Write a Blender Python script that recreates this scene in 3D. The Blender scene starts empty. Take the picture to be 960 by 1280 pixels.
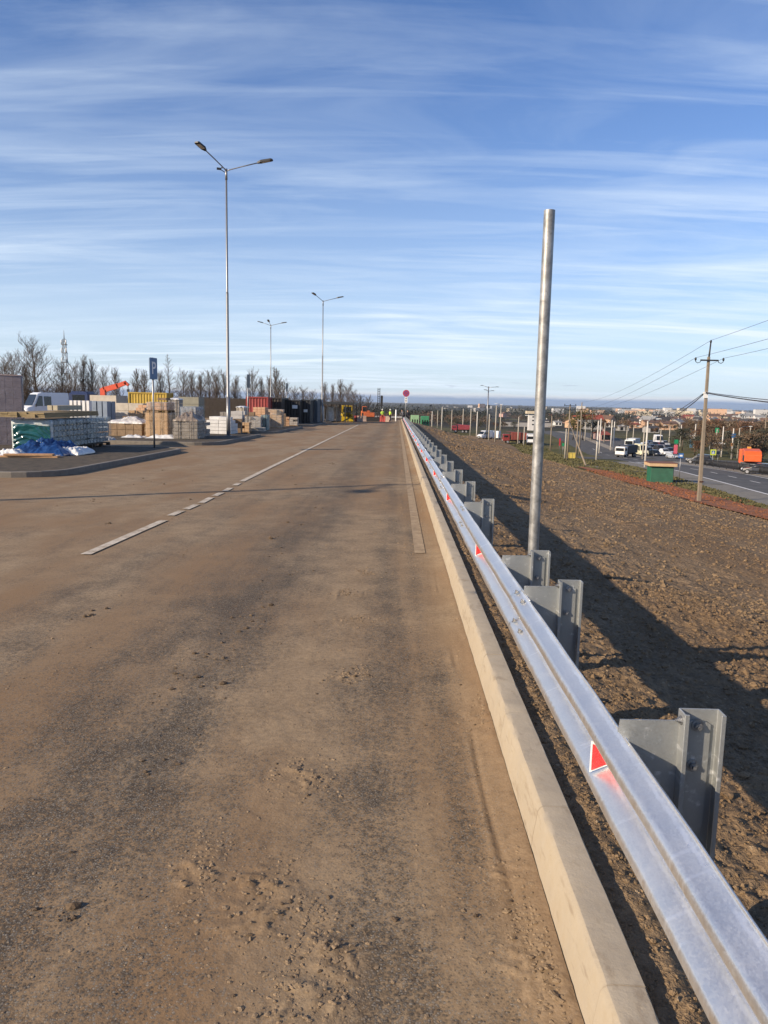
import bpy, bmesh, math, random
import numpy as np
from mathutils import Vector, Matrix, Euler
R = math.radians
PI = math.pi
sc = bpy.context.scene
COL = sc.collection
random.seed(7)

# ------------------------------------------------------------------ camera
CAM_Z = 1.84
F = 960.0
cam_d = bpy.data.cameras.new('camera')
cam_d.sensor_fit = 'VERTICAL'; cam_d.sensor_height = 36.0; cam_d.sensor_width = 27.0
cam_d.lens = 36.0 * F / 1280.0
cam_d.clip_start = 0.05; cam_d.clip_end = 40000
cam = bpy.data.objects.new('camera', cam_d); COL.objects.link(cam)
RM = Matrix.Rotation(R(0.86), 4, 'Z') @ Matrix.Rotation(R(90 - 8.19), 4, 'X') @ Matrix.Rotation(R(1.2), 4, 'Z')
cam.matrix_world = Matrix.Translation((0, 0, CAM_Z)) @ RM
sc.camera = cam
R3 = RM.to_3x3()

def ray(px, py):
    return R3 @ Vector(((px - 480) / F, -(py - 640) / F, -1.0))
def atY(px, py, Y):
    d = ray(px, py); t = Y / d.y
    return Vector((d.x * t, Y, CAM_Z + d.z * t))
def topz(px, py, x, y):
    d = ray(px, py); return CAM_Z + d.z * (y / d.y)

# ------------------------------------------------------------------ terrain heights
SL = -0.0094
def plat(y):
    return np.interp(y, [-300, 140, 165, 700], [-300 * SL, 140 * SL, 140 * SL - 0.9, -45])
def low(y):
    return np.interp(y, [-60, 180, 260, 900, 2500, 30000], [-.74, -9.4, -8.1, -17.0, -27, -27])
def foot(y):
    return 21.5 + 0.06 * np.maximum(np.asarray(y, float) - 54, 0)
def T(x, y):
    x = np.asarray(x, float); y = np.asarray(y, float)
    l = low(y); p = np.maximum(plat(y), l)
    s = np.clip((x - 1.25) / (foot(y) - 1.25), 0, 1)
    s = s + 0.055 * np.sin(s * 2 * PI) * 0 
    berm = np.clip((x - 0.75) / 0.5, 0, 1) * -0.03
    return (p + berm) * (1 - s) + l * s
def ground(px, py):
    d = ray(px, py); t = 1.0; prev = 0
    for i in range(900):
        z = CAM_Z + d.z * t
        if z <= float(T(d.x * t, d.y * t)):
            a, b = prev, t
            for k in range(30):
                m = (a + b) / 2
                if CAM_Z + d.z * m <= float(T(d.x * m, d.y * m)): b = m
                else: a = m
            return Vector((d.x * b, d.y * b, CAM_Z + d.z * b))
        prev = t; t *= 1.012
    return Vector((d.x * t, d.y * t, CAM_Z + d.z * t))
def onT(px, py, Y):
    p = atY(px, py, Y); return Vector((p.x, Y, float(T(p.x, Y))))

# ------------------------------------------------------------------ numpy noise
def _hash(ix, iy, seed):
    n = (ix.astype(np.int64) * 374761393 + iy.astype(np.int64) * 668265263 + seed * 974711) & 0x7fffffff
    n = ((n ^ (n >> 13)) * 1274126177) & 0x7fffffff
    n = n ^ (n >> 16)
    return (n & 0xffff) / 65535.0
def vnoise(x, y, seed=0):
    ix = np.floor(x); iy = np.floor(y); fx = x - ix; fy = y - iy
    fx = fx * fx * (3 - 2 * fx); fy = fy * fy * (3 - 2 * fy)
    a = _hash(ix, iy, seed); b = _hash(ix + 1, iy, seed); c = _hash(ix, iy + 1, seed); d = _hash(ix + 1, iy + 1, seed)
    return (a * (1 - fx) + b * fx) * (1 - fy) + (c * (1 - fx) + d * fx) * fy
def fbm(x, y, octv=4, seed=0, gain=0.5):
    s = 0; a = 1; t = 0
    for i in range(octv):
        s = s + a * vnoise(x * 2 ** i + 17.3 * i, y * 2 ** i + 9.1 * i, seed + i); t += a; a *= gain
    return s / t - 0.5
def ridged(x, y, octv=3, seed=0):
    s = 0; a = 1; t = 0
    for i in range(octv):
        s = s + a * (1 - np.abs(2 * vnoise(x * 2 ** i + 5.2 * i, y * 2 ** i + 3.7 * i, seed + i) - 1)); t += a; a *= .5
    return s / t

# ------------------------------------------------------------------ mesh builder
class MB:
    def __init__(s): s.v = []; s.f = []; s.sm = []
    def add(s, vs, fs, smooth=False):
        n = len(s.v); s.v += [tuple(v) for v in vs]
        for f in fs: s.f.append(tuple(i + n for i in f)); s.sm.append(smooth)
        return s
    def box(s, c, d, rz=0.0, taper=1.0, rx=0.0):
        x, y, z = d[0] / 2, d[1] / 2, d[2] / 2
        vs = [(-x, -y, -z), (x, -y, -z), (x, y, -z), (-x, y, -z), (-x * taper, -y * taper, z), (x * taper, -y * taper, z), (x * taper, y * taper, z), (-x * taper, y * taper, z)]
        m = Matrix.Translation(c) @ Matrix.Rotation(rz, 4, 'Z') @ Matrix.Rotation(rx, 4, 'X')
        return s.add([m @ Vector(v) for v in vs], [(3, 2, 1, 0), (4, 5, 6, 7), (0, 1, 5, 4), (1, 2, 6, 5), (2, 3, 7, 6), (3, 0, 4, 7)])
    def prism(s, prof, x0, x1, axis='x', inset=None):
        # prof: CCW (u,w) points; extruded along axis
        n = len(prof)
        def P(u, w, a):
            return (a, u, w) if axis == 'x' else ((u, a, w) if axis == 'y' else (u, w, a))
        vs = [P(u, w, x0) for u, w in prof] + [P(u, w, x1) for u, w in prof]
        fs = [tuple(range(n - 1, -1, -1)), tuple(range(n, 2 * n))] + [(i, (i + 1) % n, n + (i + 1) % n, n + i) for i in range(n)]
        return s.add(vs, fs)
    def tube(s, pts, rad, n=8, cap=True, smooth=True):
        pts = [Vector(p) for p in pts]
        if not hasattr(rad, '__len__'): rad = [rad] * len(pts)
        vs = []; fs = []
        up = Vector((0, 0, 1))
        for i, p in enumerate(pts):
            t = (pts[min(i + 1, len(pts) - 1)] - pts[max(i - 1, 0)]).normalized()
            a = t.cross(up)
            if a.length < 1e-3: a = t.cross(Vector((0, 1, 0)))
            a.normalize(); b = a.cross(t)
            for k in range(n):
                q = 2 * PI * k / n
                vs.append(p + (a * math.cos(q) + b * math.sin(q)) * rad[i])
        for i in range(len(pts) - 1):
            for k in range(n):
                fs.append((i * n + k, (i + 1) * n + k, (i + 1) * n + (k + 1) % n, i * n + (k + 1) % n))
        s.add(vs, fs, smooth)
        if cap:
            m = len(s.v) - len(vs); e = m + (len(pts) - 1) * n
            s.f.append(tuple(m + k for k in range(n))); s.sm.append(False)
            s.f.append(tuple(e + k for k in range(n - 1, -1, -1))); s.sm.append(False)
        return s
    def ico(s, c, r, sub=1, sq=(1, 1, 1), jit=0.0, rnd=random, smooth=True):
        bm = bmesh.new(); bmesh.ops.create_icosphere(bm, subdivisions=sub, radius=1)
        vs = []
        for v in bm.verts:
            j = 1 + rnd.uniform(-jit, jit)
            vs.append((c[0] + v.co.x * r * sq[0] * j, c[1] + v.co.y * r * sq[1] * j, c[2] + v.co.z * r * sq[2] * j))
        fs = [tuple(v.index for v in f.verts) for f in bm.faces]; bm.free()
        return s.add(vs, fs, smooth)
    def build(s, name, m, parent=None, bevel=0, loc=None, seg=1):
        me = bpy.data.meshes.new(name); me.from_pydata(s.v, [], s.f)
        me.polygons.foreach_set('use_smooth', s.sm)
        me.update()
        if bevel:
            bm = bmesh.new(); bm.from_mesh(me)
            bmesh.ops.recalc_face_normals(bm, faces=bm.faces)
            bmesh.ops.bevel(bm, geom=bm.edges[:], offset=bevel, segments=seg, affect='EDGES', clamp_overlap=True)
            bm.to_mesh(me); bm.free()
        return link(name, me, m, parent, loc)
def link(name, me, m, parent=None, loc=None):
    o = bpy.data.objects.new(name, me); COL.objects.link(o)
    if m is not None and not me.materials: me.materials.append(m)
    if parent is not None: o.parent = parent
    if loc is not None: o.location = loc
    return o
def tag(o, label, cat, group=None, kind=None):
    if label: o['label'] = label
    if cat: o['category'] = cat
    if group: o['group'] = group
    if kind: o['kind'] = kind
    return o
def struct(o, label=None):
    o['kind'] = 'structure'
    if label: o['label'] = label
    return o
def thing(name, label, cat, loc=(0, 0, 0), rz=0.0, group=None):
    o = bpy.data.objects.new(name, None); COL.objects.link(o)
    o.empty_display_size = .3
    o.location = loc; o.rotation_euler = (0, 0, rz)
    return tag(o, label, cat, group)
KIDS = {}
def dup(root, loc, rz=None, label=None, scale=None):
    def rec(o, par):
        c = o.copy(); COL.objects.link(c)
        if par is not None: c.parent = par
        for ch in o.children: rec(ch, c)
        return c
    r = rec(root, None)
    r.location = loc
    if rz is not None: r.rotation_euler = (0, 0, rz)
    if scale is not None: r.scale = scale if hasattr(scale, '__len__') else (scale,) * 3
    if label: r['label'] = label
    return r
def gridmesh(name, xs, ys, zf, m, smooth=True, parent=None):
    X, Y = np.meshgrid(xs, ys); Z = zf(X, Y)
    nx, ny = len(xs), len(ys)
    v = np.stack([X.ravel(), Y.ravel(), Z.ravel()], 1).astype(np.float32)
    i = np.arange(nx * ny).reshape(ny, nx)
    f = np.stack([i[:-1, :-1].ravel(), i[:-1, 1:].ravel(), i[1:, 1:].ravel(), i[1:, :-1].ravel()], 1).astype(np.int32)
    return npmesh(name, v, f, m, smooth, parent)
def npmesh(name, v, f, m, smooth=True, parent=None):
    k = f.shape[1]
    me = bpy.data.meshes.new(name)
    me.vertices.add(len(v)); me.vertices.foreach_set('co', np.ascontiguousarray(v, np.float32).ravel())
    me.loops.add(f.size); me.loops.foreach_set('vertex_index', np.ascontiguousarray(f, np.int32).ravel())
    me.polygons.add(len(f)); me.polygons.foreach_set('loop_start', np.arange(0, f.size, k, dtype=np.int32))
    me.polygons.foreach_set('loop_total', np.full(len(f), k, np.int32))
    me.polygons.foreach_set('use_smooth', np.full(len(f), smooth))
    me.update(calc_edges=True); me.validate()
    return link(name, me, m, parent)
def geo(a, b, d0, g):
    out = [a]; d = d0
    while out[-1] < b: out.append(out[-1] + d); d *= g
    return out

# ------------------------------------------------------------------ materials
class NT:
    def __init__(s, m):
        m.use_nodes = True; s.t = m.node_tree; s.t.nodes.clear(); s.n = s.t.nodes
    def new(s, ty, **kw):
        n = s.n.new(ty)
        for k, v in kw.items():
            if k.startswith('i_'):
                n.inputs[k[2:].replace('_', ' ')].default_value = v
            else: setattr(n, k, v)
        return n
    def L(s, a, b): s.t.links.new(a, b)
    def math(s, op, a, b=None, c=None, clamp=False):
        n = s.n.new('ShaderNodeMath'); n.operation = op; n.use_clamp = clamp
        for i, q in enumerate((a, b, c)):
            if q is None: continue
            if isinstance(q, (int, float)): n.inputs[i].default_value = q
            else: s.L(q, n.inputs[i])
        return n.outputs[0]
    def mix(s, fac, a, b, mode='MIX'):
        n = s.n.new('ShaderNodeMix'); n.data_type = 'RGBA'; n.blend_type = mode
        def put(sock, q):
            if isinstance(q, (int, float)): sock.default_value = q
            elif isinstance(q, tuple): sock.default_value = (*q[:3], 1)
            else: s.L(q, sock)
        put(n.inputs[0], fac); put(n.inputs[6], a); put(n.inputs[7], b)
        return n.outputs[2]
    def noise(s, vec, scale, detail=4, rough=.55, dist=0, off=None):
        n = s.n.new('ShaderNodeTexNoise'); n.inputs['Scale'].default_value = scale
        n.inputs['Detail'].default_value = detail; n.inputs['Roughness'].default_value = rough; n.inputs['Distortion'].default_value = dist
        if vec is not None: s.L(vec, n.inputs['Vector'])
        return n.outputs['Fac']
    def voro(s, vec, scale, feature='F1', out='Distance', rnd=1):
        n = s.n.new('ShaderNodeTexVoronoi'); n.feature = feature; n.inputs['Scale'].default_value = scale; n.inputs['Randomness'].default_value = rnd
        if vec is not None: s.L(vec, n.inputs['Vector'])
        return n.outputs[out]
    def ramp(s, fac, pts, interp='LINEAR'):
        n = s.n.new('ShaderNodeValToRGB'); e = n.color_ramp; e.interpolation = interp
        while len(e.elements) < len(pts): e.elements.new(.5)
        for q, (p, c) in zip(e.elements, pts):
            q.position = p; q.color = (c, c, c, 1) if isinstance(c, (int, float)) else (*c, 1)
        if not isinstance(fac, (int, float)): s.L(fac, n.inputs[0])
        return n.outputs[0]
    def mapv(s, vec, scale=(1, 1, 1), loc=(0, 0, 0), rot=(0, 0, 0)):
        n = s.n.new('ShaderNodeMapping'); n.inputs['Scale'].default_value = scale; n.inputs['Location'].default_value = loc; n.inputs['Rotation'].default_value = rot
        s.L(vec, n.inputs[0]); return n.outputs[0]
    def obj(s):
        return s.n.new('ShaderNodeTexCoord').outputs['Object']
    def finish(s, col, rough=.7, metal=0, spec=.5, bump=None, bstr=.3, bdist=.01, alpha=None, coat=0):
        p = s.n.new('ShaderNodeBsdfPrincipled'); o = s.n.new('ShaderNodeOutputMaterial')
        def put(k, q):
            if q is None: return
            if isinstance(q, tuple): p.inputs[k].default_value = (*q[:3], 1)
            elif isinstance(q, (int, float)): p.inputs[k].default_value = q
            else: s.L(q, p.inputs[k])
        put('Base Color', col); put('Roughness', rough); put('Metallic', metal); put('Specular IOR Level', spec); put('Alpha', alpha); put('Coat Weight', coat)
        if bump is not None:
            b = s.n.new('ShaderNodeBump'); b.inputs['Strength'].default_value = bstr; b.inputs['Distance'].default_value = bdist
            s.L(bump, b.inputs['Height']); s.L(b.outputs[0], p.inputs['Normal'])
        s.L(p.outputs[0], o.inputs[0]); return p
_M = {}
def pm(name, c, var=.25, scale=4, rough=.65, metal=0, bump=.15, bscale=None, stretch=(1, 1, 1), c2=None, spec=.5, coat=0, alpha=None, bdist=.01):
    """varied surface: colour c blended with c2 (or a darker/lighter c) by two noises, with bump"""
    if name in _M: return _M[name]
    m = bpy.data.materials.new(name); t = NT(m); v = t.mapv(t.obj(), stretch)
    d = tuple(min(1, q * (1 - var)) for q in c); e = c2 or tuple(min(1, q * (1 + var)) for q in c)
    n = t.noise(v, scale, 5, .6); n2 = t.noise(v, scale * 7, 3, .6)
    f = t.math('ADD', t.math('MULTIPLY', n, .65), t.math('MULTIPLY', n2, .35))
    f = t.ramp(f, [(.34, 0.0), (.66, 1.0)])
    col = t.mix(f, d, e)
    rr = t.math('ADD', t.math('MULTIPLY', n2, .2), rough - .1)
    b = t.noise(v, bscale or scale * 12, 4, .6)
    t.finish(col, rr, metal, spec, b, bump, bdist, alpha, coat)
    _M[name] = m; return m

# ------------------------------------------------------------------ sun, sky
SUN_AZ, SUN_EL = 57.0, 23.5        # the light travels towards azimuth 57 (from +Y to +X)
ld = Vector((math.sin(R(SUN_AZ)) * math.cos(R(SUN_EL)), math.cos(R(SUN_AZ)) * math.cos(R(SUN_EL)), -math.sin(R(SUN_EL))))
sd = bpy.data.lights.new('sun', 'SUN'); sd.energy = 5.0; sd.angle = R(0.5); sd.color = (1.0, .83, .62)
so = bpy.data.objects.new('sun', sd); COL.objects.link(so)
so.rotation_euler = ld.to_track_quat('-Z', 'Y').to_euler(); so.location = (-40, -30, 40)

w = bpy.data.worlds.new('World'); sc.world = w; w.use_nodes = True
def build_sky():
    t = NT(w)
    out = t.new('ShaderNodeOutputWorld'); bg = t.new('ShaderNodeBackground'); bg.inputs[1].default_value = 0.080
    sky = t.new('ShaderNodeTexSky', sky_type='NISHITA', sun_disc=False, sun_elevation=R(SUN_EL), sun_rotation=R(SUN_AZ + 180), altitude=150, air_density=1.0, dust_density=.6, ozone_density=1.6)
    g = t.n.new('ShaderNodeTexCoord').outputs['Generated']
    sp = t.new('ShaderNodeSeparateXYZ'); t.L(g, sp.inputs[0])
    x, y, z = sp.outputs
    zz = t.math('MAXIMUM', z, 0.0)
    den = t.math('ADD', zz, .10)
    px = t.math('DIVIDE', x, den); py = t.math('DIVIDE', y, den)
    cb = t.new('ShaderNodeCombineXYZ'); t.L(px, cb.inputs[0]); t.L(py, cb.inputs[1])
    # cirrus veils: long streaks across the view
    r1 = t.mapv(cb.outputs[0], (.60, 2.0, 1), (3.1, .4, 0), (0, 0, R(-13)))
    n1 = t.noise(r1, 1.0, 7, .58, .9)
    r2 = t.mapv(cb.outputs[0], (.5, 4.6, 1), (1.3, 4.2, 0), (0, 0, R(9)))
    n2 = t.noise(r2, 1.0, 8, .62, .6)
    r3 = t.mapv(cb.outputs[0], (.25, .55, 1), (7.7, 2.6, 0), (0, 0, R(-3)))
    n3 = t.noise(r3, 1.0, 3, .5, .2)
    c1 = t.ramp(n1, [(.44, 0.0), (.72, 1.0)])
    c2 = t.ramp(n2, [(.50, 0.0), (.68, 1.0)])
    c3 = t.ramp(n3, [(.36, .22), (.58, 1.0)])
    cl = t.math('ADD', t.math('MULTIPLY', c1, .52), t.math('MULTIPLY', c2, .32))
    cl = t.math('MULTIPLY', cl, c3)
    # denser low down, thin overhead
    lowm = t.ramp(zz, [(0.0, 1.0), (.10, 1.0), (.30, .80), (.62, .36)])
    cl = t.math('MULTIPLY', cl, lowm)
    veil = t.ramp(zz, [(0.0, .66), (.08, .52), (.18, .25), (.30, .07), (.45, .01)])
    cl = t.math('ADD', cl, veil, clamp=True)
    skyc = t.mix(1.0, sky.outputs[0], (.66, .91, 1.34), 'MULTIPLY')
    col = t.mix(cl, skyc, (7.6, 8.7, 9.9))
    # distant cloud bank along the horizon, with small tops
    az = t.math('ARCTAN2', x, y)
    ca = t.new('ShaderNodeCombineXYZ'); t.L(az, ca.inputs[0]); t.L(z, ca.inputs[1])
    na = t.noise(t.mapv(ca.outputs[0], (9, 60, 1)), 1, 5, .6)
    top = t.math('ADD', .0105, t.math('MULTIPLY', t.math('SUBTRACT', na, .5), .010))
    inb = t.ramp(t.math('MULTIPLY', t.math('SUBTRACT', top, z), 220.0), [(0.0, 0.0), (1.0, 1.0)])
    bank = t.mix(t.ramp(t.math('MULTIPLY', z, 90), [(.0, 0.0), (1.0, 1.0)]), (2.3, 3.5, 5.6), (3.0, 4.0, 5.9))
    edge = t.ramp(t.math('MULTIPLY', t.math('SUBTRACT', t.math('ADD', top, .0035), z), 200.0), [(0.0, 0.0), (1.0, .8)])
    col = t.mix(edge, col, (7.6, 7.7, 8.0))
    col = t.mix(inb, col, bank)
    nb = t.noise(t.mapv(ca.outputs[0], (16, 210, 1), (2.2, 0, 0)), 1, 4, .55)
    band = t.ramp(t.math('MULTIPLY', z, 20), [(.24, 0.0), (.33, 1.0), (.50, 1.0), (.62, 0.0)])
    sm = t.math('MULTIPLY', t.ramp(nb, [(.62, 0.0), (.70, .7)]), band)
    col = t.mix(sm, col, (4.6, 5.3, 6.6))
    t.L(col, bg.inputs[0]); t.L(bg.outputs[0], out.inputs[0])
build_sky()
vs = sc.view_settings; vs.view_transform = 'Standard'; vs.look = 'None'; vs.exposure = 0.50; vs.gamma = 1.0; vs.use_curve_mapping = False
sc.render.engine = 'CYCLES'
sc.cycles.max_bounces = 5; sc.cycles.diffuse_bounces = 2; sc.cycles.glossy_bounces = 3; sc.cycles.transparent_max_bounces = 8
# ================================================================== GROUND
def ground_mat():
    m = bpy.data.materials.new('land'); t = NT(m); v = t.obj()
    sp = t.new('ShaderNodeSeparateXYZ'); t.L(v, sp.inputs[0])
    n1 = t.noise(v, .09, 6, .6); n2 = t.noise(v, 1.4, 5, .65); n3 = t.noise(t.mapv(v, (1, .35, 1)), .012, 5, .6)
    grass = t.mix(t.ramp(t.math('ADD', t.math('MULTIPLY', n1, .6), t.math('MULTIPLY', n2, .4)), [(.38, 0.0), (.62, 1.0)]), (.050, .060, .018), (.13, .105, .045))
    forest = t.mix(n2, (.018, .020, .014), (.045, .036, .026))
    field = t.mix(n1, (.13, .10, .06), (.07, .09, .035))
    far = t.mix(t.ramp(n3, [(.53, 0.0), (.58, 1.0)]), forest, field)
    fy = t.math('DIVIDE', sp.outputs[1], 1000, clamp=True)
    k = t.ramp(fy, [(.22, 0.0), (.42, 1.0)])
    t.finish(t.mix(k, grass, far), .95, 0, .15, n2, .5, .08)
    return m
def build_ground():
    xs = sorted(set([-x for x in geo(0, 9000, 4, 1.14)] + [round(x, 3) for x in geo(0, 80, 1.0, 1.0)] + geo(80, 9000, 2, 1.14)))
    ys = sorted(set([-400, -200, -100, -60, -30] + geo(-20, 260, 2.5, 1.0) + geo(262.5, 16000, 5, 1.1)))
    def zf(X, Y):
        Z = T(X, Y)
        ins = (X < foot(Y) + 0.3) & (Y < 255)
        Z = np.where(ins, Z - 0.35 * np.clip((foot(Y) + .3 - X) / 1.5, 0, 1) * np.clip((255 - Y) / 5, 0, 1), Z)
        far = np.clip((Y - 3000) / 4000, 0, 1)
        Z = Z + far * (fbm(X / 1500, Y / 1500, 4, 3) * 34 + 2)
        return Z
    o = struct(gridmesh('ground', xs, ys, zf, ground_mat()))
build_ground()

# ================================================================== UPPER ROAD (dusty asphalt)
def road_mat():
    m = bpy.data.materials.new('dusty_asphalt'); t = NT(m); v = t.obj()
    sp = t.new('ShaderNodeSeparateXYZ'); t.L(v, sp.inputs[0]); x, y, z = sp.outputs
    flat = t.mapv(v, (1, 1, 0))
    lng = t.mapv(v, (1, .10, 0)); lng2 = t.mapv(v, (1, .30, 0), (4, 2, 0))
    nl = t.noise(lng, .9, 4, .55); nl2 = t.noise(lng, 3.4, 4, .6); ns = t.noise(lng2, 1.6, 5, .62)
    nm = t.noise(flat, 2.4, 6, .66); nf = t.noise(flat, 26, 4, .7); ng = t.noise(flat, 120, 2, .6)
    # aggregate
    vd = t.voro(flat, 95); vc = t.voro(flat, 95, out='Color')
    bw = t.new('ShaderNodeRGBToBW'); t.L(vc, bw.inputs[0])
    stone = t.mix(t.ramp(bw.outputs[0], [(.2, 0.0), (.85, 1.0)]), (.075, .064, .051), (.255, .222, .178))
    asph = t.mix(t.ramp(vd, [(.25, 0.0), (.62, 1.0)]), stone, (.040, .033, .026))
    # dust: lane profile across X, warped
    xw = t.math('ADD', x, t.math('MULTIPLY', t.math('SUBTRACT', nl, .5), 1.0))
    u = t.math('DIVIDE', t.math('ADD', xw, 10.0), 10.7, clamp=True)
    def U(q): return (q + 10.0) / 10.7
    prof = t.ramp(u, [(U(-9.5), .60), (U(-7.0), .72), (U(-5.0), .66), (U(-3.6), .62), (U(-2.9), .50), (U(-2.2), .54), (U(-1.7), .34), (U(-1.25), .24), (U(-.95), .36), (U(-.62), .62), (U(-.38), .60), (U(-.12), .36), (U(.06), .40), (U(.14), .62), (U(.22), .42), (U(.36), .64), (U(.50), .88)])
    d = t.math('ADD', prof, t.math('MULTIPLY', t.math('SUBTRACT', nm, .5), .80))
    d = t.math('ADD', d, t.math('MULTIPLY', t.math('SUBTRACT', ns, .5), .95))
    d = t.math('ADD', d, t.math('MULTIPLY', t.math('SUBTRACT', nl2, .5), .80))
    # dust sits between stones first
    d = t.math('ADD', d, t.math('MULTIPLY', t.math('SUBTRACT', vd, .45), 1.0))
    d = t.math('ADD', d, t.math('MULTIPLY', t.math('SUBTRACT', nf, .5), 1.0))
    # more even further out
    dm = t.ramp(d, [(.23, .06), (.68, .96)])
    # round stain rings: whole lane covered evenly far away
    yf = t.math('DIVIDE', y, 60.0, clamp=True)
    dm = t.mix(t.ramp(yf, [(.05, 0.0), (.45, .60)]), dm, t.ramp(prof, [(.2, .60), (.65, 1.0)]))
    at = t.n.new('ShaderNodeAttribute'); at.attribute_name = 'mud'
    dm = t.math('MAXIMUM', dm, t.math('MULTIPLY', at.outputs['Fac'], .95))
    dc = t.mix(t.ramp(t.math('ADD', t.math('MULTIPLY', nm, .5), t.math('MULTIPLY', nf, .5)), [(.35, 0.0), (.66, 1.0)]), (.205, .142, .084), (.360, .264, .162))
    dc = t.mix(t.ramp(t.noise(lng2, .7, 3), [(.42, 0.0), (.60, 1.0)]), dc, (.25, .160, .086))
    col = t.mix(t.math('MULTIPLY', dm, .93), asph, dc)
    # scattered dark crumbs
    cr = t.voro(flat, 9, out='Distance'); crn = t.noise(lng2, 1.2, 4, .6)
    cm = t.math('MULTIPLY', t.ramp(cr, [(.05, 1.0), (.09, 0.0)]), t.ramp(crn, [(.55, 0.0), (.66, 1.0)]))
    col = t.mix(t.math('MULTIPLY', cm, .7), col, (.055, .036, .022))
    h = t.math('MULTIPLY', vd, t.math('SUBTRACT', 1.0, t.math('MULTIPLY', dm, .75)))
    h = t.math('ADD', t.math('MULTIPLY', h, -.35), t.math('MULTIPLY', t.noise(flat, 60, 4, .7), .35))
    h = t.math('ADD', h, t.math('MULTIPLY', nm, .5))
    t.finish(col, .92, 0, .22, h, .7, .012)
    return m
PATCH = [(330, 1130, .17, .24), (400, 1205, .16, .16), (385, 1262, .20, .12), (650, 1165, .12, .40), (690, 1250, .07, .25), (250, 1090, .10, .25), (432, 846, .16, .10), (380, 975, .17, .14), (600, 900, .10, .35), (430, 742, .24, .20), (452, 776, .22, .16), (455, 716, .12, .16), (700, 1120, .05, .5)]
MUD = [None]
def road_z(X, Y):
    Z = SL * Y; mud = np.clip((X - .40) / .15, 0, 1) * .8
    Z = Z + np.clip((X - .36) / .23, 0, 1) ** 2 * .030 * (0.55 + .9 * (fbm(X * 5, Y * 1.4, 4, 5) + .5))       # sand banked against the kerb
    Z = Z + fbm(X * .35, Y * .12, 3, 11) * .03 * np.clip((Y - 2) / 8, 0, 1)
    near = np.clip((9 - Y) / 3, 0, 1)
    Z = Z + near * (fbm(X * 18, Y * 18, 4, 21, .65) * .007 + fbm(X * 3, Y * 3, 3, 22) * .008)
    for i, (px, py, rx, ry) in enumerate(PATCH):
        d = ray(px, py); t = CAM_Z / (-(d.z) + SL * d.y * 1.0) if True else 0
        cx, cy = d.x * t, d.y * t
        q = ((X - cx) / rx) ** 2 + ((Y - cy) / ry) ** 2
        m = np.clip(1.25 - q + 1.6 * fbm(X * 6 + i, Y * 6, 3, 40 + i), 0, 1)
        mud = np.maximum(mud, np.clip(m * 1.2, 0, 1) * .9)
        wx = X + .10 * fbm(X * 8, Y * 8, 2, 70 + i); wy = Y + .12 * fbm(X * 8 + 9, Y * 8, 2, 80 + i)
        rd = ridged(wx * 15, wy * 12, 3, 50 + i)
        bars = np.clip(np.sin(wy * 46 + wx * 22 * (1 if i % 2 else -1)) * 1.6 - .3, 0, 1) * np.clip(vnoise(X * 9, Y * 9, 60 + i) * 3 - 1.2, 0, 1)
        Z = Z + m * (np.clip(rd - .80, 0, .2) * .085 * np.clip(vnoise(X * 7, Y * 7, 61 + i) * 3 - .9, 0, 1) + np.clip(ridged(wx * 30, wy * 24, 2, 55 + i) - .72, 0, .3) * .045 * np.clip(vnoise(X * 11, Y * 11, 62 + i) * 3 - 1, 0, 1) + bars * .0075 + .0025)
    MUD[0] = mud
    # a wheel rut through the sand beside the kerb
    rut = np.exp(-((X - (.47 + .012 * np.sin(Y * 3))) / .014) ** 2) * np.clip(fbm(Y * .6 + 3, X * 0, 2, 33) * 8 + .8, 0, 1)
    Z = Z + near * (-.007 * rut + .005 * np.exp(-((X - .442) / .016) ** 2) * np.clip(fbm(Y * .6 + 3, X * 0, 2, 33) * 8 + .6, 0, 1))
    return Z
def build_road():
    xs = np.array(sorted(set([-70, -55, -42, -32, -25, -20, -16] + list(np.arange(-13, -2.9, .5)) + list(np.arange(-2.9, -1.3, .05)) + list(np.arange(-1.3, .605, .013)))))
    ys = np.array(sorted(set([-30, -15, -6, -2, 0, 1] + list(np.arange(1.5, 4.4, .013)) + geo(4.4, 140, .03, 1.02))))
    ys = ys[ys < 142]
    o = struct(gridmesh('road', xs, ys, road_z, road_mat()))
    o.data.attributes.new('mud', 'FLOAT', 'POINT').data.foreach_set('value', np.ascontiguousarray(MUD[0].ravel(), np.float32))
build_road()

paint = pm('worn_road_paint', (.36, .27, .17), .30, 5, .85, 0, .25, 60, c2=(.66, .60, .50))
def strip(name, pts, w, off, m, zf=None, step=1.0):
    """flat ribbon draped over the ground along a polyline (x,y)"""
    P = [Vector((p[0], p[1], 0)) for p in pts]; d = [P[0]]
    for a, b in zip(P, P[1:]):
        n = max(1, int((b - a).length / step))
        d += [a.lerp(b, k / n) for k in range(1, n + 1)]
    vs = []; fs = []
    for i, p in enumerate(d):
        t = (d[min(i + 1, len(d) - 1)] - d[max(i - 1, 0)]).normalized(); s = Vector((t.y, -t.x, 0))
        ww = w(i / (len(d) - 1)) if callable(w) else w
        for q in (-ww / 2, ww / 2):
            a = p + s * q; vs.append((a.x, a.y, float((zf or (lambda x, y: SL * y))(a.x, a.y)) + off))
    for i in range(len(d) - 1): fs.append((2 * i, 2 * i + 1, 2 * i + 3, 2 * i + 2))
    mb = MB(); mb.add(vs, fs); return mb.build(name, m)
rz0 = lambda x, y: float(road_z(np.array([float(x)]), np.array([float(y)]))[0])
def on_road(px, py):
    d = ray(px, py); t = CAM_Z / (-d.z + SL * d.y); return (d.x * t, d.y * t)
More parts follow.
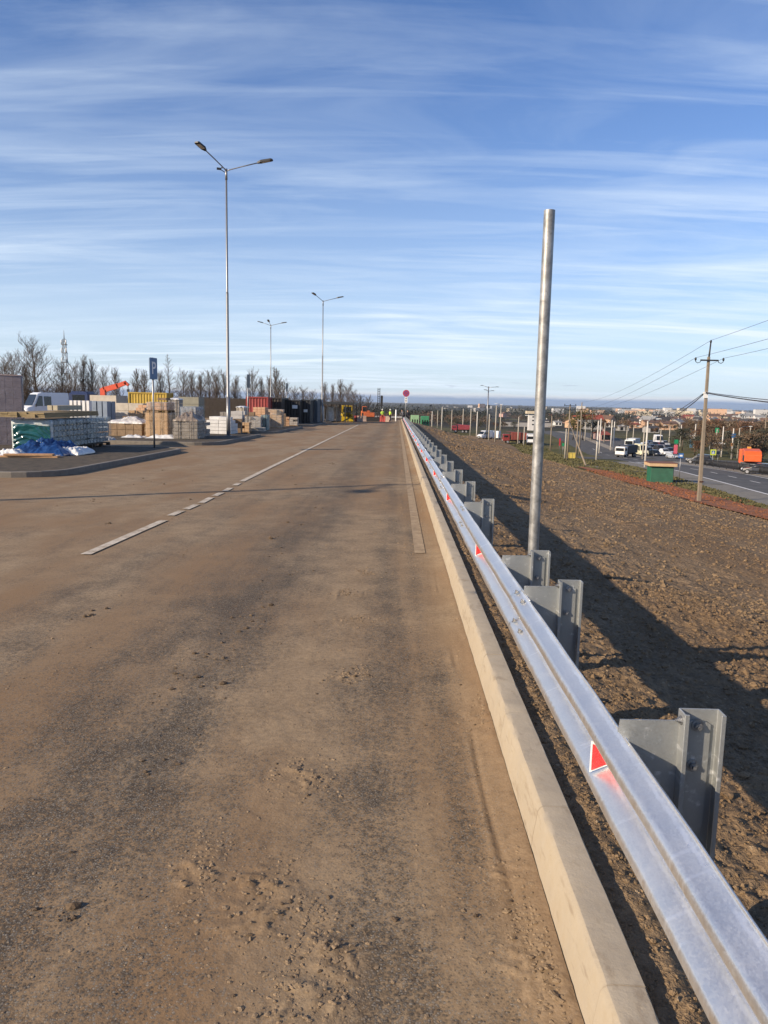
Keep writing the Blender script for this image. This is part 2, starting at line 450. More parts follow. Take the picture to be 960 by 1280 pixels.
# centre line: one long dash, short dashes, then a solid line
cl = [((107, 694), (205, 651)), ((213, 645), (227, 639)), ((232, 637), (246, 631)), ((251, 629), (264, 622)), ((268, 620), (277, 616)), ((281, 614), (288, 610)), ((293, 607), (299, 604))]
for a, b in cl: struct(strip('lane_marking', [on_road(*a), on_road(*b)], .13, .012, paint, rz0, .4))
struct(strip('lane_marking', [on_road(302, 602), on_road(448, 531)], .14, .012, paint, rz0, .6))
struct(strip('edge_line', [on_road(525, 692), (on_road(525, 692)[0] - .03, 128)], .14, .007, pm('dusty_road_paint', (.27, .19, .11), .3, 8, .9, 0, .25, 60, c2=(.40, .30, .19)), rz0, .5))

# ================================================================== KERB
def kerb_mat():
    m = bpy.data.materials.new('dusty_kerb_concrete'); t = NT(m); v = t.obj()
    n = t.noise(v, 5, 6, .65); n2 = t.noise(v, 60, 4, .7); n3 = t.noise(t.mapv(v, (1, .4, 1)), 1.6, 4, .6)
    gm = t.n.new('ShaderNodeNewGeometry'); sp = t.new('ShaderNodeSeparateXYZ'); t.L(gm.outputs['Normal'], sp.inputs[0])
    up = t.ramp(sp.outputs[2], [(.75, 0.0), (.97, 1.0)])
    conc = t.mix(t.ramp(n, [(.35, 0.0), (.65, 1.0)]), (.33, .285, .225), (.45, .395, .315))
    dust = t.mix(n3, (.30, .240, .165), (.41, .340, .240))
    # dust clings to the rough side, the top is rubbed cleaner
    n4 = t.noise(v, 16, 5, .7)
    k = t.math('ADD', t.math('MULTIPLY', up, -.42), t.math('ADD', t.math('MULTIPLY', n, 1.0), t.math('ADD', t.math('MULTIPLY', n4, .9), -.18)), clamp=True)
    col = t.mix(k, conc, dust)
    col = t.mix(t.math('MULTIPLY', t.ramp(t.voro(v, 38), [(.05, 1.0), (.13, 0.0)]), t.ramp(n, [(.5, 0.0), (.62, .7)])), col, (.12, .09, .06))
    sy = t.new('ShaderNodeSeparateXYZ'); t.L(v, sy.inputs[0]); jt = t.math('ABSOLUTE', t.math('SUBTRACT', t.math('FRACT', t.math('ADD', sy.outputs[1], .5)), .5))
    col = t.mix(t.ramp(jt, [(.002, .4), (.0045, 0.0)]), col, (.17, .13, .085))
    st_ = t.noise(t.mapv(v, (1, .5, 2.5)), 9, 5, .68); col = t.mix(t.ramp(st_, [(.56, 0.0), (.70, .55)]), col, (.20, .15, .10))
    t.finish(col, .9, 0, .25, t.math('ADD', n2, t.math('ADD', t.math('MULTIPLY', n, .6), n4)), .3, .006); return m
def build_kerb():
    mb = MB(); rnd = random.Random(3)
    prof = [(.590, -.12), (.752, -.12), (.752, .205), (.746, .213), (.655, .217), (.638, .215), (.627, .207), (.619, .193), (.603, .08)]
    y = -3.0; n = len(prof)
    while y < 131:
        L = 1.0 if y < 60 else 3.0
        dx, dz = rnd.uniform(-.0015, .0015), rnd.uniform(-.0015, .0015); g = .0006
        st = .04 if y < 8 else .2 if y < 30 else 1.0
        ys = [y + g, y + .006] + list(np.arange(y + .006 + st, y + L - .006 - st * .5, st)) + [y + L - .006, y + L - g]
        cx, cz = .66, .05; vs = []; m = len(ys)
        for r, yy in enumerate(ys):
            i_ = 0
            for q, (u, w_) in enumerate(prof):
                k = 1 - i_ / .08; ex = ez = 0
                if y < 30 and 2 <= q:
                    ex = float(fbm(np.array([yy * 7 + q * 3.3]), np.array([q * 1.7]), 3, 90)[0]) * .005; ez = float(fbm(np.array([yy * 9 + q * 2.1]), np.array([q * .9 + 5]), 3, 91)[0]) * .004
                    if q in (2, 3, 5, 6, 7) :
                        ch = max(0, float(fbm(np.array([yy * 5 + q]), np.array([3.0]), 4, 92)[0]) - .20) * .06; ex += ch * (-.5 if q < 4 else .6); ez -= ch
                vs.append((cx + (u - cx) * k + dx + ex, yy, cz + (w_ - cz) * k + dz + ez + SL * yy))
        fs = [tuple(range(n - 1, -1, -1)), tuple(range((m - 1) * n, m * n))]
        for r in range(m - 1): fs += [(r * n + i, r * n + (i + 1) % n, (r + 1) * n + (i + 1) % n, (r + 1) * n + i) for i in range(n)]
        fs = [tuple(reversed(f)) for f in fs]
        mb.add(vs, fs, True); y += L
    o = mb.build('kerb', kerb_mat())
    bm = bmesh.new(); bm.from_mesh(o.data); bmesh.ops.recalc_face_normals(bm, faces=bm.faces)
    for e in bm.edges:
        if len(e.link_faces) == 2 and e.calc_face_angle(0) > .45: e.smooth = False
    bm.to_mesh(o.data); bm.free()
    struct(o)
build_kerb()

# ================================================================== SOIL EMBANKMENT
def soil_mat(name='soil', stones=True):
    m = bpy.data.materials.new(name); t = NT(m); v = t.obj()
    n1 = t.noise(t.mapv(v, (1, .35, 1)), .30, 6, .65); n2 = t.noise(v, 3.1, 6, .66); n3 = t.noise(v, 34, 4, .7)
    c = t.math('ADD', t.math('MULTIPLY', n2, .5), t.math('MULTIPLY', n3, .5))
    col = t.mix(t.ramp(c, [(.34, 0.0), (.66, 1.0)]), (.145, .099, .058), (.325, .232, .142))
    col = t.mix(t.ramp(n1, [(.42, 0.0), (.58, .75)]), col, (.200, .130, .072))
    p = t.voro(v, 21); pc = t.voro(v, 21, out='Color'); bw = t.new('ShaderNodeRGBToBW'); t.L(pc, bw.inputs[0])
    peb = t.math('MULTIPLY', t.ramp(p, [(.16, 1.0), (.24, 0.0)]), t.ramp(bw.outputs[0], [(.62, 0.0), (.68, 1.0)]))
    col = t.mix(t.math('MULTIPLY', peb, .75), col, (.38, .29, .19))
    v7 = t.voro(v, 6.5); v15 = t.voro(v, 17)
    h = t.math('ADD', t.math('MULTIPLY', v7, -1.0), t.math('MULTIPLY', n2, 1.4))
    h = t.math('ADD', h, t.math('ADD', t.math('MULTIPLY', v15, -.7), t.math('MULTIPLY', n3, 1.0)))
    t.finish(col, .97, 0, .12, h, .8, .035); return m
SOIL = soil_mat()
def soil_z(X, Y):
    B = T(X, Y) + .0
    e = np.clip((X - .73) / .35, 0, 1) * np.clip((foot(Y) + .6 - X) / 1.2, 0, 1)
    big = fbm(X * .35, Y * .35, 4, 101) * .22 + fbm(X * 1.1, Y * .07, 3, 107) * .16 * np.clip((X - 2.5) / 2, 0, 1)
    mid = fbm(X * 2.2, Y * 2.2, 5, 102, .6) * .075
    lump = np.clip(ridged(X * 3.4 + .3 * vnoise(X * 9, Y * 9, 5), Y * 3.4, 3, 103) - .55, 0, 1) * .055
    fine = np.where(Y < 14, fbm(X * 16, Y * 16, 4, 104, .65) * .075 + np.clip(.62 - ridged(X * 9, Y * 9, 2, 106), 0, 1) * .05, fbm(X * 5, Y * 5, 3, 105) * .05)
    Z = B - .035 * np.clip((.95 - X) / .25, 0, 1) + np.clip((X - 1.6) / 3, 0, 1) * big + (np.clip(X - .7, 0, 1) * .8 + .12) * (mid + lump * .8) + (.25 + .75 * e) * fine * .8
    Z = Z + .190 * np.clip((1.32 - X) / .46, 0, 1) ** 1.1
    out = np.clip((X - foot(Y) - .1) / .5, 0, 1)
    # shallow tracked furrow across the bank
    return Z * 1.0 - out * .25
def build_soil():
    xs = np.array(sorted(set([round(q, 4) for q in list(np.arange(.70, 3.6, .022)) + geo(3.6, 37, .03, 1.022)])))
    xs = xs[xs < 34]
    ys = np.array(list(np.arange(-3, 1.2, .3)) + list(np.arange(1.2, 6.5, .022)) + geo(6.5, 60, .03, 1.0155) + geo(61, 246, 1, 1.02))
    ys = ys[ys < 246]
    def zf(X, Y):
        return soil_z(X, Y)
    struct(gridmesh('embankment_soil', xs, ys, zf, SOIL))
build_soil()

# loose clods, more than anyone could count
def clods(name, pts, m, seed=1, label=None, flat=.7):
    """pts: (n,4) x,y,z,r ; low-poly lumps in one mesh"""
    rs = np.random.RandomState(seed); n = len(pts)
    bm = bmesh.new(); bmesh.ops.create_icosphere(bm, subdivisions=1, radius=1)
    bv = np.array([v.co[:] for v in bm.verts]); bf = np.array([[v.index for v in f.verts] for f in bm.faces]); bm.free()
    V = np.repeat(bv[None], n, 0) * rs.uniform(.62, 1.25, (n, len(bv), 1))
    sc_ = rs.uniform(.7, 1.3, (n, 1, 3)) * np.array([1, 1, flat]); V = V * sc_
    a = rs.uniform(0, 2 * PI, n); c, s = np.cos(a)[:, None], np.sin(a)[:, None]
    X = V[..., 0] * c - V[..., 1] * s; Y = V[..., 0] * s + V[..., 1] * c
    V = np.stack([X, Y, V[..., 2]], 2) * pts[:, None, 3:4] + pts[:, None, :3]
    Fc = bf[None] + (np.arange(n) * len(bv))[:, None, None]
    o = npmesh(name, V.reshape(-1, 3), Fc.reshape(-1, 3), m, False)
    o['kind'] = 'stuff'
    if label: o['label'] = label
    return o
def soil_clods():
    rs = np.random.RandomState(5); P = []
    def region(n, x0, x1, y0, y1, r0, r1, pw=2.5):
        x = rs.uniform(x0, x1, n); y = rs.uniform(y0, y1, n)
        k = vnoise(x * 1.3, y * 1.3, 9) + rs.uniform(-.5, .5, n) > .34; x = x[k]; y = y[k]
        r = r0 + (r1 - r0) * rs.uniform(0, 1, len(x)) ** pw
        P.append(np.stack([x, y, soil_z(x, y) + r * .05, r], 1))
    region(24000, .76, 2.6, 1.6, 5.0, .003, .013, 2.6)
    region(20000, .8, 5.0, 4.0, 10, .005, .022, 3.0)
    region(1200, .9, 5.0, 1.6, 10, .020, .042, 2.0)
    region(16000, 1.2, 13, 9, 24, .011, .042, 3.5)
    region(12000, 3, 21, 22, 52, .022, .075, 3.5)
    region(7000, 4, 23, 48, 100, .04, .11, 3.5)
    region(2500, 4, 27, 90, 200, .07, .16, 2)
    clods('soil_clods', np.concatenate(P), SOIL, 2, 'loose brown clods of soil scattered over the embankment')
soil_clods()
def road_clods():
    rs = np.random.RandomState(8); P = []
    def cl(px, py, n, sx, sy, r0, r1):
        x0, y0 = on_road(px, py)
        x = rs.normal(x0, sx, n); y = rs.normal(y0, sy, n); r = r0 + (r1 - r0) * rs.uniform(0, 1, n) ** 3
        k = x < .55; x, y, r = x[k], y[k], r[k]
        P.append(np.stack([x, y, road_z(x, y) + r * .12, r], 1))
    cl(64, 1145, 14, .035, .035, .004, .026); cl(190, 958, 9, .07, .05, .004, .022); cl(84, 880, 12, .25, .2, .004, .012)
    for px, py in ((108, 770), (240, 690), (225, 625), (205, 588), (132, 655), (372, 655), (378, 715), (345, 672)): cl(px, py, 6, .08, .1, .006, .045)
    for px, py in ((355, 690), (330, 740), (315, 770), (300, 800), (275, 830), (245, 860), (220, 875), (390, 640), (405, 605), (415, 580)): cl(px, py, 16, .12, .35, .004, .026)
    for px, py in ((430, 846), (375, 975), (430, 742), (420, 775), (455, 716), (600, 905), (330, 1135), (400, 1200), (650, 1150)): cl(px, py, 16, .12, .10, .003, .014)
    for i in range(46): cl(rs.uniform(-100, 560), 640 + 560 * rs.uniform(0, 1) ** 1.3, 5, .25, .3, .002, .011)
    for i in range(25): cl(rs.uniform(40, 430), rs.uniform(560, 640), 4, .5, .8, .006, .03)
    clods('mud_crumbs', np.concatenate(P), pm('mud_crumb', (.105, .070, .040), .35, 30, .95, 0, .5, 90), 4, 'dry crumbs of mud dropped along the dusty road', .6)
road_clods()
def mud_flakes():
    """thin dried flakes pressed off tyre treads, and tread prints laid in rows"""
    rs = np.random.RandomState(19); P = []
    def add(x, y, r):
        k = (x < .57) & (y > 1.4); P.append(np.stack([x[k], y[k], road_z(x[k], y[k]) + r[k] * .05, r[k]], 1))
    for i, (px, py, rx, ry) in enumerate(PATCH):
        x0, y0 = on_road(px, py); n = 150
        add(rs.normal(x0, rx * .62, n), rs.normal(y0, ry * .75, n), .0025 + .011 * rs.uniform(0, 1, n) ** 3)
        for row in range(3):                                 # short rows of tread blocks
            xr = x0 + rs.uniform(-rx, rx) * .7; yr = y0 + rs.uniform(-ry, ry) * .7; m = rs.randint(5, 11); s = np.arange(m) * .030; a = rs.uniform(-.3, .3)
            for side in (0, .045): add(xr + s * math.sin(a) + side + rs.normal(0, .003, m), yr + s * math.cos(a) + rs.normal(0, .004, m), rs.uniform(.006, .011, m))
    for k in range(34):                                      # long faint trails along the lane
        x0 = rs.choice([-.42, -.38, .44, .50, -1.7, -2.6, -3.4, .2]) + rs.normal(0, .12); y0 = rs.uniform(2, 16); n = 26
        add(rs.normal(x0, .05, n), y0 + rs.uniform(0, 2.6, n), (.002 + .009 * rs.uniform(0, 1, n) ** 3) * (1 + y0 / 14))
    n = 3800; y = 1.8 + 14 * rs.uniform(0, 1, n) ** 1.7; add(-.2 + rs.uniform(-.62, .75, n) * (y * .55 + .4) * 1.1 - .08 * y, y, (.0012 + .006 * rs.uniform(0, 1, n) ** 4) * (1 + y / 9))
    clods('dried_mud_flakes', np.concatenate(P), pm('dried_mud', (.235, .165, .098), .35, 30, .95, 0, .5, 90), 14, 'thin dried mud flakes and tread prints on the dusty road', .38)
mud_flakes()

# ================================================================== GUARDRAIL
def galv(name, base=(.62, .64, .66), metal=.75, rough=.38, dusty=.25, rail_=False):
    m = bpy.data.materials.new(name); t = NT(m); v = t.obj()
    vc = t.voro(t.mapv(v, (1, .7, 1)), 190, out='Color'); bw = t.new('ShaderNodeRGBToBW'); t.L(vc, bw.inputs[0])
    n = t.noise(v, 7, 5, .6); n2 = t.noise(t.mapv(v, (1, .10, 1)), 22, 5, .62); n3 = t.noise(v, 60, 4, .7)
    col = t.mix(t.math('ADD', t.math('MULTIPLY', bw.outputs[0], .4), t.math('MULTIPLY', n, .6)), tuple(q * .84 for q in base), tuple(min(1, q * 1.12) for q in base))
    # white oxide runs, brown dust
    col = t.mix(t.ramp(n2, [(.60, 0.0), (.72, .55)]), col, (.80, .81, .82))
    if rail_:
        sp = t.new('ShaderNodeSeparateXYZ'); t.L(v, sp.inputs[0]); wb = t.math('MULTIPLY', t.math('SUBTRACT', t.noise(t.mapv(v, (1, 1, .2)), 26, 5, .7), .5), .022)
        xx = t.math('ADD', sp.outputs[0], wb)
        run = t.math('MULTIPLY', t.ramp(t.math('ABSOLUTE', t.math('ADD', xx, .021)), [(.0035, .85), (.0065, 0.0)]), t.ramp(t.noise(t.mapv(v, (0, 1, 0)), 5, 3), [(.40, .25), (.56, 1.0)]))
        col = t.mix(run, col, (.86, .87, .88))
        edge = t.math('MULTIPLY', t.ramp(t.math('MULTIPLY', xx, -10.0), [(.76, 0.0), (.83, .55)]), t.ramp(n, [(.35, .3), (.6, 1.0)]))
        col = t.mix(edge, col, (.42, .32, .21))
        # cross lines of zinc
        ln = t.voro(t.mapv(v, (0, 1, 0)), 1.7, 'DISTANCE_TO_EDGE'); col = t.mix(t.math('MULTIPLY', t.ramp(ln, [(.004, .6), (.010, 0.0)]), t.ramp(n, [(.48, 0.0), (.55, 1.0)])), col, (.85, .86, .87))
    du = t.math('MULTIPLY', t.ramp(t.math('ADD', t.math('MULTIPLY', n, .6), t.math('MULTIPLY', n3, .4)), [(.42, 0.0), (.72, 1.0)]), dusty)
    col = t.mix(du, col, (.40, .29, .17))
    mt = t.math('MULTIPLY', t.math('SUBTRACT', 1.0, du), metal)
    rr = t.math('ADD', rough - .1, t.math('ADD', t.math('MULTIPLY', bw.outputs[0], .16), t.math('MULTIPLY', n2, .12)))
    t.finish(col, rr, mt, .5, t.math('ADD', t.math('MULTIPLY', bw.outputs[0], .10), n), .10, .005); return m
GALV = galv('galvanised_steel', (.69, .70, .71), .82, .32, .10, True); GALV2 = galv('galvanised_post_steel', (.33, .345, .345), .6, .45, .12)
BOLT = pm('zinc_bolt', (.30, .30, .30), .3, 30, .4, .8, .2)
RED = pm('red_reflector', (.62, .012, .010), .12, 20, .25, 0, .2, 160, coat=.5)
WHT = pm('white_paint', (.74, .74, .72), .08, 5, .5, 0, .05)
RX, RZC = .81, .596            # rail back plane and mid height
def hexbolt(mb, c, axis, r=.013, h=.011):
    """washer, hexagon head and stub along an axis"""
    a = Vector(axis).normalized(); c = Vector(c)
    mb.tube([c, c + a * .004], r * 1.55, 14, True, False)
    mb.tube([c + a * .004, c + a * (.004 + h)], r, 6, True, False)
    mb.tube([c + a * (.004 + h), c + a * (.004 + h + .008)], r * .5, 8, True, False)
def rail_profile():
    k = [(.018, .158), (.010, .150), (.016, .141), (.066, .117), (.079, .109), (.083, .098), (.083, .080), (.077, .066), (.020, .038), (.006, .030), (.003, .018),
         (.003, -.018), (.006, -.030), (.020, -.038), (.077, -.066), (.083, -.080), (.083, -.098), (.079, -.109), (.066, -.117), (.016, -.141), (.010, -.150), (.018, -.158)]
    return k
rail = thing('guardrail', 'long galvanised W-beam guardrail beside the kerb, posts and red reflectors bolted to it', 'guardrail', (RX, 0, 0))
def beam(y0, y1, outset, ends=True):
    """one W-beam; wavy zinc edge, 3 mm sheet"""
    pr = rail_profile(); n = len(pr); ys = list(np.arange(y0, y1, .12 if y0 < 14 else 1.0)) + [y1]
    mb = MB(); vs = []
    for side in (0, 1):
        for yy in ys:
            dx = .004 * math.sin(yy * .9 + y0) + .0015 * math.sin(yy * 7.1)
            for i, (d, z) in enumerate(pr):
                dd = d + outset + (0 if side == 0 else -.004)
                zz = z
                if i in (0, n - 1): zz += .0016 * math.sin(yy * 41 + i) + .001 * math.sin(yy * 97)
                vs.append((-dd + dx, yy, RZC + zz + SL * yy))
    m = len(ys) * n; fs = []
    for j in range(len(ys) - 1):
        for i in range(n - 1):
            a = j * n + i; fs.append((a, a + n, a + n + 1, a + 1)); fs.append((m + a, m + a + 1, m + a + n + 1, m + a + n))
        for i in (0, n - 1):
            a = j * n + i; q = (a, m + a, m + a + n, a + n); fs.append(q if i == 0 else q[::-1])
    for j in (0, len(ys) - 1):
        for i in range(n - 1):
            a = j * n + i; q = (a, a + 1, m + a + 1, m + a); fs.append(q if j == 0 else q[::-1])
    mb.add(vs, fs, True)
    o = mb.build('rail_beam', GALV, rail)
    return o
joints = [.35 + 4.18 * i for i in range(0, 29)]
joints = [j for j in joints if j < 121]
ys_b = [-3.6] + joints + [121.0]
for i in range(len(ys_b) - 1):
    b_ = beam(ys_b[i] - .16, ys_b[i + 1] + .16, 0.0 if i % 2 else .0045)
    yj = ys_b[i + 1]
    if 1 < yj < 40:
        for oy in (-.11, .11):
            for z, d in ((.129, .042), (-.129, .042), (.052, .049), (-.052, .049)):
                sgn = 1 if z in (.129, -.052) else -1
                mb = MB(); nrm = Vector((-.35, 0, sgn * .9))
                hexbolt(mb, (-d - .006, yj + oy, RZC + z + sgn * .004 + SL * yj), nrm, .010, .008)
                mb.build('bolt', BOLT, b_)
post_y = [.35, 2.45, 4.4, 5.35] + [8.5 + 2.09 * i for i in range(54)]
post_y = [y for y in post_y if y < 121.5]
def post(y, near):
    zt = .872 + SL * y; x0, x1 = .150, .285
    zb = float(T(RX + .2, y)) - .35
    zb = max(zb, zt - 1.5)
    t_ = .006; fl = .062; lip = .016
    yb = y + .012
    # C section, open towards the camera: plan outline
    out = [(x0, yb - fl), (x0 + lip, yb - fl), (x0 + lip, yb - fl + t_), (x0 + t_, yb - fl + t_), (x0 + t_, yb - t_), (x1 - t_, yb - t_), (x1 - t_, yb - fl + t_), (x1 - lip, yb - fl + t_), (x1 - lip, yb - fl), (x1, yb - fl), (x1, yb), (x0, yb)]
    mb = MB()
    n = len(out); vs = [(u, v_, zb) for u, v_ in out] + [(u, v_, zt) for u, v_ in out]
    fs = [(i, (i + 1) % n, n + (i + 1) % n, n + i) for i in range(n)]
    q = lambda a, b, c, d: [(a + n, b + n, c + n, d + n)]
    fs += q(0, 1, 2, 3) + q(0, 3, 4, 11) + q(4, 5, 10, 11) + q(5, 6, 9, 10) + q(6, 7, 8, 9)
    mb.add(vs, fs)
    p_ = mb.build('post', GALV2, rail, bevel=.0018 if near else 0)
    mb = MB()
    # spacer plate between rail and post
    zc = zt - .035
    if near:
        pl = [(-.012, zc - .12), (.004, zc - .40), (.235, zc - .40), (.255, zc - .38), (.255, zc - .015), (.235, zc - .004), (x0 - .004, zc - .004), (-.045, zc - .006), (-.050, zc - .05), (-.014, zc - .075)]
    else: pl = [(.0, zc - .1), (.0, zc - .38), (.25, zc - .38), (.25, zc), (.03, zc - .03)]
    mb.prism(pl, yb - t_ - .009, yb - t_ - .003, 'y')
    mb.box((.012, yb - t_ - .030, zc - .24), (.006, .05, .26))
    s_ = mb.build('spacer_plate', GALV2, p_)
    if near:
        for (bx, bz) in ((.212, -.055), (.205, -.195)):
            b = MB(); hexbolt(b, (bx, yb - t_ - .009, zt + bz), (0, -1, 0), .014, .012); b.build('bolt', BOLT, p_)
        b = MB(); hexbolt(b, (x0 + .0, yb - fl + .03, zt - .03), (-1, 0, 0), .010, .008); b.build('bolt', BOLT, p_)
for i, y in enumerate(post_y): post(y, y < 13)
# triangular reflectors in the valley of the beam
ry = 2.66; k = 0
while ry < 118:
    mb = MB(); z = RZC + SL * ry
    tri = [(-.083, z - .052), (-.006, z - .052), (-.006, z + .040), (-.026, z + .052)]
    tri = [(-.090, z - .058), (-.008, z - .034), (-.008, z + .044), (-.020, z + .062), (-.078, z + .072)]
    tri = [(-.086, z - .060), (-.004, z - .030), (-.004, z + .030), (-.086, z + .072)]
    tr = thing_part = None
    mb.prism([(-.078, z - .058), (-.006, z - .026), (-.006, z + .030), (-.078, z + .062)], ry, ry + .004, 'y')
    h_ = mb.build('reflector', WHT, rail)
    mb = MB(); mb.prism([(-.073, z - .049), (-.011, z - .021), (-.011, z + .024), (-.073, z + .052)], ry - .0035, ry - .0005, 'y')
    mb.build('lens', RED, h_)
    ry += 4.18
# low end piece turning across the road end
mb = MB(); mb.box((-2.4, 121.6, RZC + SL * 121 - .02), (4.6, .09, .30)); mb.build('rail_end_piece', GALV, rail, bevel=.02)

# lone sign pole rising behind the rail (no sign on it yet)
def pole_mat():
    m = bpy.data.materials.new('mottled_zinc_pole'); t = NT(m); v = t.obj()
    n = t.noise(v, 9, 6, .66, .8); n2 = t.noise(v, 38, 5, .7)
    c = t.mix(t.ramp(n, [(.36, 0.0), (.66, 1.0)]), (.20, .195, .185), (.40, .395, .38))
    c = t.mix(t.ramp(n2, [(.60, 0.0), (.70, .65)]), c, (.09, .085, .08))
    t.finish(c, .48, .55, .5, n2, .12, .004); return m
pb = Vector((1.045, 5.55, -.30)); ptop = atY(687, 263, 5.55)
base_px = atY(666.5, 688, 5.55)
dirp = (ptop - base_px); pbot = base_px + dirp * ((-.30 - base_px.z) / dirp.z)
ROOT = thing('sign_pole', 'bare galvanised tube pole standing behind the guardrail without any sign', 'pole', pbot)
mb = MB(); d_ = ptop - pbot; mb.tube([(0, 0, 0), d_ * .5, d_], .0385, 24, False)
mb.tube([d_ * .985, d_], .0335, 24, False); 
n_ = d_.normalized(); mb.tube([d_ * .99, d_ * .9905], .0380, 24, True, False)
mb.build('tube', pole_mat(), ROOT)
# ================================================================== UPPER LEVEL: islands, lamps, signs, yard
ASPH = pm('dark_asphalt', (.062, .056, .048), .35, 6, .92, 0, .5, 60, c2=(.13, .105, .075), spec=.2)
KCON = pm('grey_kerb_concrete', (.175, .155, .13), .25, 5, .9, 0, .3, 60)  # base colour lowered to stand in for shade on the island kerb sides
ORD = ['nearest', 'second', 'third', 'fourth', 'fifth', 'sixth', 'seventh', 'eighth', 'ninth', 'tenth', 'eleventh', 'twelfth', 'thirteenth', 'fourteenth', 'fifteenth', 'sixteenth', 'seventeenth', 'eighteenth', 'nineteenth', 'twentieth']
def rounded(x0, x1, y0, y1, r, n=6):
    pts = []
    for cx, cy, a0 in ((x1 - r, y0 + r, -90), (x1 - r, y1 - r, 0), (x0 + r, y1 - r, 90), (x0 + r, y0 + r, 180)):
        for k in range(n + 1):
            a = R(a0 + 90 * k / n); pts.append((cx + r * math.cos(a), cy + r * math.sin(a)))
    return pts
def island(x0, x1, y0, y1, r, h=.15):
    o = rounded(x0, x1, y0, y1, r); i_ = rounded(x0 + .14, x1 - .14, y0 + .14, y1 - .14, r - .14); n = len(o)
    mb = MB(); vs = []
    for ring, dz in ((o, -.1), (o, h - .02), ([(a[0] * .9 + b[0] * .1, a[1] * .9 + b[1] * .1) for a, b in zip(o, i_)], h), (i_, h), (i_, -.1)):
        vs += [(p[0], p[1], SL * p[1] + dz) for p in ring]
    fs = []
    for k in range(4):
        for q in range(n): fs.append((k * n + q, k * n + (q + 1) % n, (k + 1) * n + (q + 1) % n, (k + 1) * n + q))
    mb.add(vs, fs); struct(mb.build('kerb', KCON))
    mb = MB(); mb.add([(p[0], p[1], SL * p[1] + h - .012) for p in i_], [tuple(range(n))]); struct(mb.build('pavement', ASPH))
ISL = [(18.2, 30.5), (35, 48), (52, 69), (73, 90), (94, 112)]
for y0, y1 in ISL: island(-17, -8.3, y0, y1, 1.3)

# ---- street lamps
STEEL = galv('lamp_steel', (.25, .25, .255), .7, .42, .05)
DARK = pm('dark_metal', (.035, .036, .038), .3, 8, .5, .3, .1)
LENS = pm('lamp_lens', (.55, .55, .52), .1, 10, .2, 0, .02)
def lamp(loc, H, arms, label, camera=False, fat=1.0, name='street_lamp', grp='tall street lamps of the upper road'):
    t = thing(name, label, 'street lamp', loc, 0, grp)
    mb = MB(); mb.tube([(0, 0, -.1), (0, 0, 2.2)], [.11, .105], 14); mb.tube([(0, 0, 2.2), (0, 0, 2.26), (0, 0, H * .55)], [.105, .085, .075], 12, False)
    mb.tube([(0, 0, H * .55), (0, 0, H * .555), (0, 0, H)], [.075 * fat, .062 * fat, .048 * fat], 12, True)
    mb.box((0, 0, .02), (.38, .38, .04)); mb.build('pole', STEEL, t)
    mb = MB(); mb.tube([(0, 0, H - .45), (0, 0, H + .12)], .065, 12); mb.build('bracket_sleeve', STEEL, t)
    for ang, L, rise in arms:
        dx, dy = math.cos(R(ang)), math.sin(R(ang))
        mb = MB(); P = lambda s, z: (dx * s, dy * s, H + z)
        mb.tube([P(0, 0), P(.18, rise * .16), P(L * .55, rise * .6), P(L, rise)], .03 * fat, 8)
        a_ = mb.build('arm', STEEL, t)
        mb = MB(); sl = rise / L * .75
        def Q(s, wd, z): return (dx * s - dy * wd, dy * s + dx * wd, H + rise + (s - L) * sl + z)
        vs = []
        for s, hw, top in ((L - .05, .05, .05), (L + .15, .15 * fat, .09), (L + .70, .15 * fat, .07), (L + .80, .11, .03)):
            vs += [Q(s, -hw, -.03), Q(s, hw, -.03), Q(s, hw * .8, top), Q(s, -hw * .8, top)]
        fs = [(0, 1, 2, 3), (15, 14, 13, 12)] + [(4 * i + j, 4 * i + 4 + j, 4 * i + 4 + (j + 1) % 4, 4 * i + (j + 1) % 4) for i in range(3) for j in range(4)]
        mb.add(vs, fs); hd = mb.build('lamp_head', DARK, a_)
        mb = MB(); mb.add([Q(L + .2, -.12, -.034), Q(L + .66, -.12, -.034), Q(L + .66, .12, -.034), Q(L + .2, .12, -.034)], [(3, 2, 1, 0)]); mb.build('lens', LENS, hd)
    if camera:
        mb = MB(); mb.tube([(0, 0, H - .1), (-.28, -.1, H + .05)], .02, 6); mb.box((-.36, -.13, H + .08), (.24, .1, .1), R(20)); mb.box((-.20, -.13, H + .14), (.06, .06, .06)); mb.build('camera_bracket', DARK, t)
    return t
def lamp_at(px, base, top, Y, arms, label, **k):
    b = atY(px, base, Y); b.z = SL * Y + .13
    return lamp(b, atY(px, top, Y).z - b.z, arms, label, **k)
lamp_at(285.5, 545, 214, 43.5, [(250, 1.95, .50), (-4, 1.75, .42)], 'nearest tall twin-armed grey street lamp, small camera at its top, on the kerbed island', camera=True)
lamp_at(402.5, 526, 377, 92, [(246, 1.7, .50), (-4, 1.6, .42)], 'twin-armed street lamp farther along the islands, in front of the black sheds')
lamp_at(338.5, 528, 407, 112, [(180, 1.1, .35), (-2, 1.5, .35), (268, 1.2, .4)], 'distant street lamp with three heads, between the twin-armed lamps')
# the lamp behind the photographer on the left whose shadow crosses the road
tip = on_road(455, 607); Hs = 9.0; Lh = Hs / math.tan(R(SUN_EL))
lamp((tip[0] - Lh * math.sin(R(SUN_AZ)) , tip[1] - Lh * math.cos(R(SUN_AZ)), .1), Hs, [(-4, 1.7, .3), (238, 2.2, .4)], 'street lamp out of view on the left that throws the long shadow across the road', fat=1.7)

